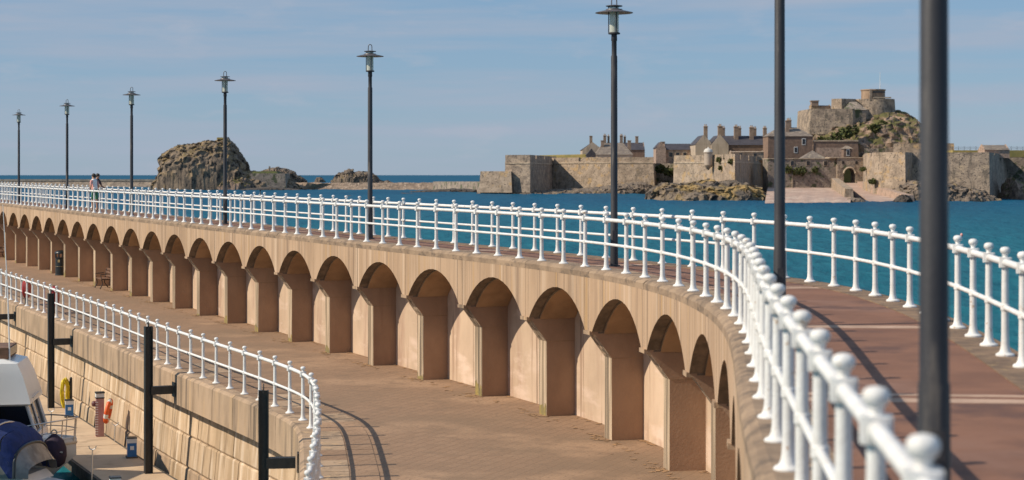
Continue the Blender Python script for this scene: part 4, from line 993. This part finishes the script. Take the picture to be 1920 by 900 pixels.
slab(1484.5, 1486.5, 327, 352, gate_y-.25, .5, 'string_course', gw, 'drain_pipe')
random.seed(21)
def bush_mb(c, r, n, sq=.7):
    m = MB()
    for _ in range(n):
        d = Vector((random.gauss(0, 1), random.gauss(0, 1), random.gauss(0, 1))).normalized()*random.uniform(.45, 1)
        p = Vector((c[0]+d.x*r, c[1]+d.y*r*.8, c[2]+d.z*r*sq)); a = Vector((random.uniform(-1, 1), random.uniform(-1, 1), random.uniform(-1, 1)))*r*.24; b = Vector((random.uniform(-1, 1), random.uniform(-1, 1), random.uniform(-1, 1)))*r*.24
        m.add([p-a, p+b, p+a, p-b], [(0, 1, 2, 3)])
    return m
def bush(xp, yp, Y, r, label, sq=.7): 
    c = (WX(xp, Y), Y, WZ(yp, Y)); return single('shrub', bush_mb(c, r, 160, sq), 'bush', c, label, 'shrub', 'ivy and shrubs on the castle')
for xp, yp, r, lb in ((1493, 322, 1.7, 'dark ivy clump on the gate wall by the drain pipe'), (1504, 321, 2.0, 'dark ivy clump below the middle gate wall window'), (1528, 319, 1.5, 'ivy clump between the second and third gate wall windows'), (1478, 318, 1.6, 'ivy clump beside the barracks lamp post')):
    bush(xp, yp, gate_y-.3, r, lb, .9)
bush(1352, 300, 628, 1.9, 'shrub on the wall top right of the turret'); bush(1352, 315, 626, 1.2, 'shrub growing from the wall face below the turret wall top'); bush(1372, 303, 614, 1.4, 'shrub at the corner of the turret bastion')
bush(1618, 317, 606, 1.2, 'small green plant on the left edge of the gate bastion'); bush(1636, 340, 585, 1.5, 'green plant at the foot of the gate bastion'); bush(1690, 325, 588, 1.2, 'green plant high on the gate bastion face')
bush(1255, 322, 835, 3.4, 'dark bushes on rubble between the curtain and turret bastion'); bush(1238, 316, 840, 3.0, 'dark bush at the end of the long curtain wall')
# yard seen through the gateway
single('grass_bank', MB().box((WX(1592, 700), 705, WZ(322, 700)), (10, 6, 8)), 'ochre', (WX(1592, 700), 705, WZ(342, 700)), 'sunlit ochre bank seen through the castle gateway', 'bank')
bastion('big sloping bastion right of the castle gateway', [(1616, 612), (1640, 585), (1698, 575), (1740, 610), (1740, 690), (1616, 690)], 293, 372, 1.8, 'masonry_warm', 590, parapet=1.2, name='bastion', cat='bastion')
bastion('broad rough castle wall behind the nearest lamp post', [(1700, 588), (1856, 580), (1893, 640), (1893, 720), (1700, 720)], 291, 382, 1.8, 'masonry', 585, parapet=.9)
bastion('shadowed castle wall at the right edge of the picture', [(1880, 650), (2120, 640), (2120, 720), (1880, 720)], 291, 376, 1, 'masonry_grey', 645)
bastion('upper terrace wall above the gate bastion', [(1674, 650), (1790, 645), (1790, 700), (1674, 700)], 272, 300, .6, 'masonry_warm', 648, parapet=.6)
bastion('low dark terrace wall below the rock hill', [(1620, 690), (1680, 690), (1680, 705), (1620, 705)], 278, 300, .3, 'masonry_grey', 690)
bastion('stepped brown terrace wall right of the brick house', [(1524, 705), (1610, 705), (1610, 740), (1524, 740)], 263, 300, .5, 'brick_wall', 705, course=264)
bastion('lower terrace wall with a lone window above the gateway', [(1530, 690), (1580, 690), (1580, 703), (1530, 703)], 277, 300, .3, 'rubble_pink', 690)
# low buildings over the gate
def house(label, x0, x1, ybase, yeave, yridge, Y, depth, walls, roofm, ridge='x', hip=0, chim=(), wins=(), name='castle_house', rz=0, eave=.35):
    """box of real depth; ridge along x or y; chim=[(px, dY, ytop, w, pots)]; wins=[(px, py, w, h)] on the front"""
    xa, xb = WX(x0, Y), WX(x1, Y); zb, ze, zr = WZ(ybase, Y), WZ(yeave, Y), WZ(yridge, Y)
    t = thing(name, ((xa+xb)/2, Y+depth/2, zb), label, 'building')
    part('wall', MB().box(((xa+xb)/2, Y+depth/2, (zb+ze)/2), (xb-xa, depth, ze-zb)), walls, t)
    ya, yb_ = Y, Y+depth; e = eave; m = MB(); g = MB()
    if ridge == 'x':
        ym = (ya+yb_)/2; h = hip
        m.add([(xa-e*(h > 0), ya-e, ze), (xb+e*(h > 0), ya-e, ze), (xb-h, ym, zr), (xa+h, ym, zr), (xa-e*(h > 0), yb_+e, ze), (xb+e*(h > 0), yb_+e, ze)],
              [(0, 1, 2, 3), (5, 4, 3, 2), (4, 0, 3), (1, 5, 2), (1, 0, 4, 5)])
        if not h:
            for x, s in ((xa, -1), (xb, 1)):
                part('gable', MB().add([(x+.02*s, ya, ze), (x+.02*s, yb_, ze), (x+.02*s, ym, zr+.25), (x-.4*s, ya, ze), (x-.4*s, yb_, ze), (x-.4*s, ym, zr+.25)], [(0, 1, 2), (3, 5, 4), (0, 2, 5, 3), (1, 4, 5, 2), (0, 3, 4, 1)]), walls, t)
    else:
        xm = (xa+xb)/2
        m.add([(xa-e, ya+.3, ze), (xa-e, yb_, ze), (xm, yb_-hip, zr), (xm, ya+.3, zr), (xb+e, ya+.3, ze), (xb+e, yb_, ze)], [(1, 0, 3, 2), (4, 5, 2, 3), (0, 4, 3), (5, 1, 2), (0, 1, 5, 4)])
        g.add([(xa, ya-.02, ze), (xb, ya-.02, ze), (xm, ya-.02, zr+.25), (xa, ya+.4, ze), (xb, ya+.4, ze), (xm, ya+.4, zr+.25)], [(0, 1, 2), (3, 5, 4), (0, 2, 5, 3), (1, 4, 5, 2), (0, 3, 4, 1)])
    rf = part('roof', m, roofm, t)
    if g.v: part('gable', g, walls, t)
    for c in chim:
        cx, cy, ztp, w = WX(c[0], Y+c[1]), Y+c[1], WZ(c[2], Y+c[1]), c[3]*.8
        zb_ = WZ(c[5], Y) if len(c) > 5 else ze+.2
        ch = part('chimney', MB().box((cx, cy, (zb_+ztp-1.2)/2), (w, w*1.25, ztp-1.2-zb_)).box((cx, cy, ztp-1.0), (w*1.18, w*1.4, .4)), 'chimney_stone', t)
        for k in range(c[4]): part('pot', MB().lathe([(.26, 0), (.2, .25), (.2, .75), (.26, .8)], (cx+(k-(c[4]-1)/2)*.62, cy, ztp-.8), 8), 'chimney_pot', ch, 60)
    for wn_ in wins:
        wx, wz = WX(wn_[0], Y), WZ(wn_[1], Y)
        f = part('window', MB().box((wx, Y-.04, wz), (wn_[2], .16, wn_[3])), 'window_white', t)
        if len(wn_) > 4:
            f.data.materials[0] = MATS['string_course']
        part('pane', MB().box((wx, Y-.10, wz), (wn_[2]*.72, .12, wn_[3]*.78)), 'window_dark', f)
    return t
house('narrow gabled stone house behind the left curtain wall', 1092, 1130, 300, 281, 267, 880, 26, 'render_wall', 'slate', 'y', chim=((1108, 1, 251.5, 1.7, 0, 283),))
house('stone house with slate roof and a row of chimneys, far left of the castle', 1130, 1209, 300, 281, 267, 900, 16, 'brick_wall', 'slate', 'x', chim=((1134, 8, 251, 1.8, 2), (1141, 9, 252, 1.3, 1), (1165, 8, 251, 1.8, 2), (1171.5, 9, 253, 1.3, 1), (1194, 8, 252.5, 1.8, 0)))
house('low building with a large mossy grey hipped roof above the curtain wall', 1118, 1186, 300, 290, 267.5, 850, 22, 'render_wall', 'slate_brown', 'x', hip=3.6, chim=((1129.5, 8, 260, 1.8, 0, 275), (1180, 8, 260, 1.9, 0, 285)))
house('dark pointed porch against the far left house', 1100, 1118, 300, 291, 279, 852, 10, 'slate', 'slate', 'y')
house('long low chapel with arched windows and a pink gable end', 1246, 1318, 306, 281, 269, 762, 12, 'rubble_pink', 'slate', 'x', chim=((1243.5, 6, 262, 1.6, 0, 276),), wins=((1258, 290, 1.9, 2.4, 1), (1270.5, 290, 1.9, 2.4, 1), (1284, 290, 1.9, 2.4, 1), (1297, 290, 1.9, 2.4, 1)))
house('pink gabled end block of the chapel', 1230, 1248.5, 306, 278, 266, 758, 14, 'rubble_pink', 'slate', 'y')
house('long barracks with slate roof and tall chimneys', 1352, 1445, 300, 272, 254, 752, 14, 'brick_wall', 'slate', 'x', chim=((1356, 9, 236, 1.7, 2), (1380, 5, 233.5, 2.1, 2), (1386.5, 9, 236, 1.6, 2), (1409, 5, 235, 2.0, 2), (1415, 9, 237, 1.6, 2), (1434, 5, 236, 1.8, 2)))
house('tall rendered gable of the barracks, left of the pair', 1304, 1336, 306, 271, 253, 742, 24, 'render_wall', 'slate', 'y', chim=((1323, 1.2, 233, 1.9, 2, 262),))
house('tall rendered gable of the barracks, right of the pair', 1334, 1366, 306, 271, 253, 741, 24, 'render_wall', 'slate', 'y', chim=((1350, 1.2, 232.5, 2.2, 2, 262),))
house('low ruined wall block with round arched openings before the barracks', 1370, 1432, 300, 285, 283.5, 700, 5, 'masonry_warm', 'masonry_warm', 'x', wins=((1389, 291, 1.6, 1.8, 1), (1416, 291, 1.6, 1.8, 1)))
house('brown brick house with hipped roof beside the barracks lamp post', 1440, 1524, 300, 255.5, 238, 705, 14, 'brick_wall', 'slate_brown', 'x', hip=5, chim=((1476, 4, 222, 1.8, 1), (1480, 7, 221, 1.7, 2)), wins=((1507, 265.5, 1.5, 2.6), (1492, 281, 1.4, 2.4), (1464, 268, 1.5, 2.6)))
house('small stone gabled hut right of the brick house', 1505, 1548, 302, 297, 282, 680, 8, 'masonry', 'slate_brown', 'x', hip=4.2)
house('small square brick tower with cap above the gateway', 1582, 1598, 300, 279, 273, 676, 5, 'brick_wall', 'masonry', 'x', hip=1.2, wins=((1590, 286, 1.2, 2.4),))
house('small gabled hut on the wall top at the right', 1846, 1893, 296, 281, 271.5, 620, 9, 'rubble_pink', 'slate_brown', 'x')
m = thing('wall_fence', (WX(1850, 600), 600, WZ(290, 600)), 'thin dark post and wire fence along the right wall top', 'fence')
for k in range(14): part('post', MB().box((WX(1786+k*11, 640), 640, WZ(279.5, 640)), (.10, .10, 2.0)), 'black_steel', m)
for yy in (276, 279): part('wire', MB().tube([(WX(1780, 640), 640, WZ(yy, 640)), (WX(1935, 640), 640, WZ(yy, 640))], .045, 5), 'black_steel', m)
single('grass_strip', MB().box((WX(1870, 632), 640, WZ(288, 632)), (30, 12, 2.4)), 'ochre', (WX(1870, 632), 640, WZ(292, 632)), 'dry yellow grass along the right wall top', 'grass')
single('grass_strip', MB().prism([(WX(965, 860), 860), (WX(1110, 860), 860), (WX(1110, 880), 880), (WX(965, 880), 880)], WZ(298, 860), [WZ(292, 860), WZ(289, 860), WZ(288.5, 860), WZ(291, 860)], 2), 'ochre', (WX(1040, 870), 870, WZ(298, 860)), 'dry yellow grass on top of the left bastion', 'grass')
# --- castle ground, rock hill and keep
pts = [(975, 800), (985, 860), (1000, 890), (1260, 890), (1275, 700), (1460, 730), (1560, 705), (1640, 705), (1720, 660), (1840, 640), (1885, 700), (2120, 700), (2120, 960), (975, 960)]
structure('castle_ground', MB().prism([(WX(x, Y), Y) for x, Y in pts], SEA-1, WZ(299, 700)), 'ochre')
rock('castle_hill', [(1478, 292), (1490, 262), (1502, 243), (1530, 236), (1556, 226), (1600, 216), (1640, 207), (1684, 208), (1694, 215), (1704, 224), (1716, 232), (1724, 240), (1728, 258), (1736, 275), (1745, 292)], 770, 292, 80, 'rock_pink', amp=.14, seed=14, nu=200, nv=100, pw=.8, cell=7)
KY = 758
bastion('lower keep wall on the rock hill, lit on its left face', [(1493, KY+14), (1518, KY-12), (1600, KY-14), (1640, KY-4), (1640, KY+22), (1493, KY+30)], 207, 252, 1.0, 'masonry', KY-12, parapet=.7, name='keep_wall', cat='castle wall')
house('small block with a stubby chimney on the lower keep wall', 1521, 1558, 210, 199, 197, KY, 6, 'masonry_warm', 'slate', 'x', chim=((1527, 2, 185, 3.6, 0, 206),), name='keep_block')
bastion('middle keep wall with ragged top', [(1558, KY-6), (1578, KY-9), (1606, KY-5), (1606, KY+12), (1558, KY+14)], 188, 212, .5, 'masonry_warm', KY-6, parapet=.6, name='keep_wall', cat='castle wall')
house('steep grey gable against the keep', 1584, 1624, 232, 206, 190, KY-12, 9, 'masonry_grey', 'masonry_grey', 'x', hip=3, name='keep_block')
cxk = WX(1642, KY); t = thing('keep_tower', (cxk, KY-4, WZ(232, KY)), 'big rounded grey keep tower on the rock hill', 'tower')
part('drum', MB().lathe([(9.2, WZ(238, KY)), (8.6, WZ(215, KY)), (8.2, WZ(186, KY)), (7.6, WZ(186, KY)), (7.6, WZ(189, KY))], (cxk, KY+2, 0), 20), 'masonry', t, 25)
part('top_slab', MB().lathe([(7.7, WZ(189, KY)), (7.7, WZ(188, KY))], (cxk, KY+2, 0), 20), 'string_course', t)
cx2 = WX(1637, KY); t = thing('observation_tower', (cx2, KY, WZ(188, KY)), 'squat brown concrete observation tower crowning the keep', 'tower')
part('drum', MB().lathe([(5.0, WZ(190, KY)), (5.0, WZ(170.5, KY)), (5.3, WZ(170, KY)), (5.3, WZ(168, KY))], (cx2, KY, 0), 16), 'tower_concrete', t, 25)
part('stair', MB().box((cx2-2.0, KY-5.4, WZ(179, KY)), (.9, .8, 4.4)), 'masonry', t); part('balcony', MB().box((cx2+2.6, KY-5.0, WZ(184, KY)), (7.5, 2.2, .45)), 'string_course', t)
part('slot', MB().box((cx2+1.5, KY-4.9, WZ(173.5, KY)), (5, .5, .6)), 'window_dark', t)
fp = thing('flagpole', (WX(1650, KY), KY, WZ(168, KY)), 'thin white flagpole on the castle observation tower', 'flagpole')
part('mast', MB().tube([(WX(1650, KY), KY, WZ(169, KY)), (WX(1650, KY), KY, WZ(137, KY))], [.14, .08], 6), 'pedestal_white', fp); part('truck', MB().lathe([(.05, 0), (.16, .1), (.05, .3)], (WX(1650, KY), KY, WZ(137, KY)), 8), 'pedestal_white', fp)
random.seed(5)
for i, (xp, yp, Y, r) in enumerate(((1585, 250, 728, 3.4), (1570, 258, 724, 3.0), (1600, 244, 731, 2.6), (1556, 266, 722, 2.6), (1640, 240, 735, 2.8), (1655, 232, 738, 2.2), (1540, 262, 724, 2.0), (1660, 285, 712, 2.2))):
    bush(xp, yp, Y, r, ['largest green shrub on the middle of the rock hill', 'green shrub low left of the largest hill shrub', 'green shrub just below the steep keep gable', 'green shrub on the left slope of the rock hill', 'green shrub under the keep tower', 'small shrub right under the keep tower', 'small shrub at the left foot of the keep wall', 'shrub at the foot of the rock hill above the dark terrace wall'][i])
# --- foreshore
rock('castle_rocks', [(1212, 368), (1226, 352), (1240, 342), (1262, 340), (1275, 346), (1290, 342), (1310, 338), (1330, 334), (1350, 339), (1378, 338), (1398, 342), (1415, 352), (1432, 364), (1446, 378)], 600, 379, 60, 'rock_lichen', amp=.30, seed=16, nu=190, nv=80, pw=.7, cell=4.5)
rock('foreshore_rocks', [(894, 361), (905, 352), (940, 354), (975, 355), (1000, 356), (1060, 352), (1120, 349), (1160, 344), (1185, 341), (1205, 340), (1225, 346), (1238, 362)], 790, 362.5, 44, 'rock_brown', amp=.28, seed=18, nu=160, nv=26, pw=.9, cell=2.2)
rock('wall_foot_rocks', [(1650, 380), (1668, 362), (1690, 344), (1705, 334), (1722, 338), (1745, 344), (1790, 342), (1812, 350), (1840, 358), (1862, 366), (1880, 381)], 576, 381, 30, 'rock_brown', amp=.2, seed=19, nu=130, nv=46, pw=.75, cell=3)
rock('wall_foot_rocks', [(1878, 378), (1886, 352), (1893, 330), (1900, 333), (1912, 340), (1935, 350), (1960, 378)], 600, 380, 26, 'rock_pink', amp=.14, seed=29, nu=60, nv=36, pw=.7, cell=3)
m = MB(); vs = []; n = 24
for k in range(n+1):
    xp = 1440+(1600-1440)*k/n; Yf = F*8/(380.5-328+.4*math.sin(k*1.3)); 
    for j in range(7):
        t = j/6; Yk = Yf+(662-Yf)*t; xq = xp+(1-t)*(-6); vs.append((WX(xq, Yk), Yk, SEA-.1+(WZ(351, 662)-SEA)*t**.85+.25*noise.noise(Vector((xp*.1, Yk*.1, 0)))))
structure('shingle_beach', m.add(vs, [(7*k+j, 7*k+7+j, 7*k+8+j, 7*k+j+1) for k in range(n) for j in range(6)]), 'shingle', 60)
# ramp from the gate to the water, with parapet walls
rp = MB(); A0, A1 = (WX(1582, 655), 655, WZ(343, 655)), (WX(1605, 655), 655, WZ(343, 655)); B0, B1 = (WX(1632, 545), 545, SEA-.1), (WX(1690, 545), 545, SEA-.1)
rp.add([A0, A1, B1, B0]+[(p[0], p[1], SEA-1) for p in (A0, A1, B1, B0)], [(3, 2, 1, 0), (0, 1, 5, 4), (1, 2, 6, 5), (2, 3, 7, 6), (3, 0, 4, 7)])
structure('castle_ramp', rp, 'shingle')
def ramp_wall(label, pa, pb, th, mt):
    """pa, pb = (px, Y, y_top, y_bottom)"""
    def c(p): return (WX(p[0], p[1]), p[1], WZ(p[2], p[1]), WZ(p[3], p[1]))
    a, b = c(pa), c(pb); d = Vector((b[0]-a[0], b[1]-a[1])).normalized(); n_ = Vector((d.y, -d.x))*th/2
    vs = []
    for p in (a, b):
        for s in (1, -1): vs += [(p[0]+n_.x*s, p[1]+n_.y*s, p[3]), (p[0]+n_.x*s*.8, p[1]+n_.y*s*.8, p[2])]
    m = MB().add(vs, [(0, 4, 5, 1), (6, 2, 3, 7), (1, 5, 7, 3), (0, 1, 3, 2), (4, 6, 7, 5)])
    single('ramp_wall', m, mt, (a[0], a[1], a[3]), label, 'wall')
ramp_wall('yellow lichened wall left of the castle ramp', (1566, 648, 334, 360), (1592, 560, 354, 382), 3, 'masonry_warm')
ramp_wall('stone wall right of the castle ramp', (1612, 640, 340, 352), (1642, 590, 350, 366), 2, 'rubble_pink')
ramp_wall('low broken stone wall beside the lower ramp', (1640, 592, 348, 372), (1706, 552, 366, 382), 3, 'rubble_pink')
rock('rock', [(1562, 380), (1574, 372), (1588, 370), (1600, 367), (1612, 368), (1622, 374), (1630, 381)], 548, 381, 10, 'rock_brown', 'pale rocks at the seaward foot of the ramp', amp=.2, seed=33, nu=60, nv=24, cell=1.6)
rock('rock', [(1672, 381), (1682, 368), (1692, 361), (1703, 364), (1714, 381)], 540, 382, 8, 'rock_dark', 'dark boulder at the waterline right of the ramp', amp=.25, seed=34, nu=36, nv=20, cell=1.3)
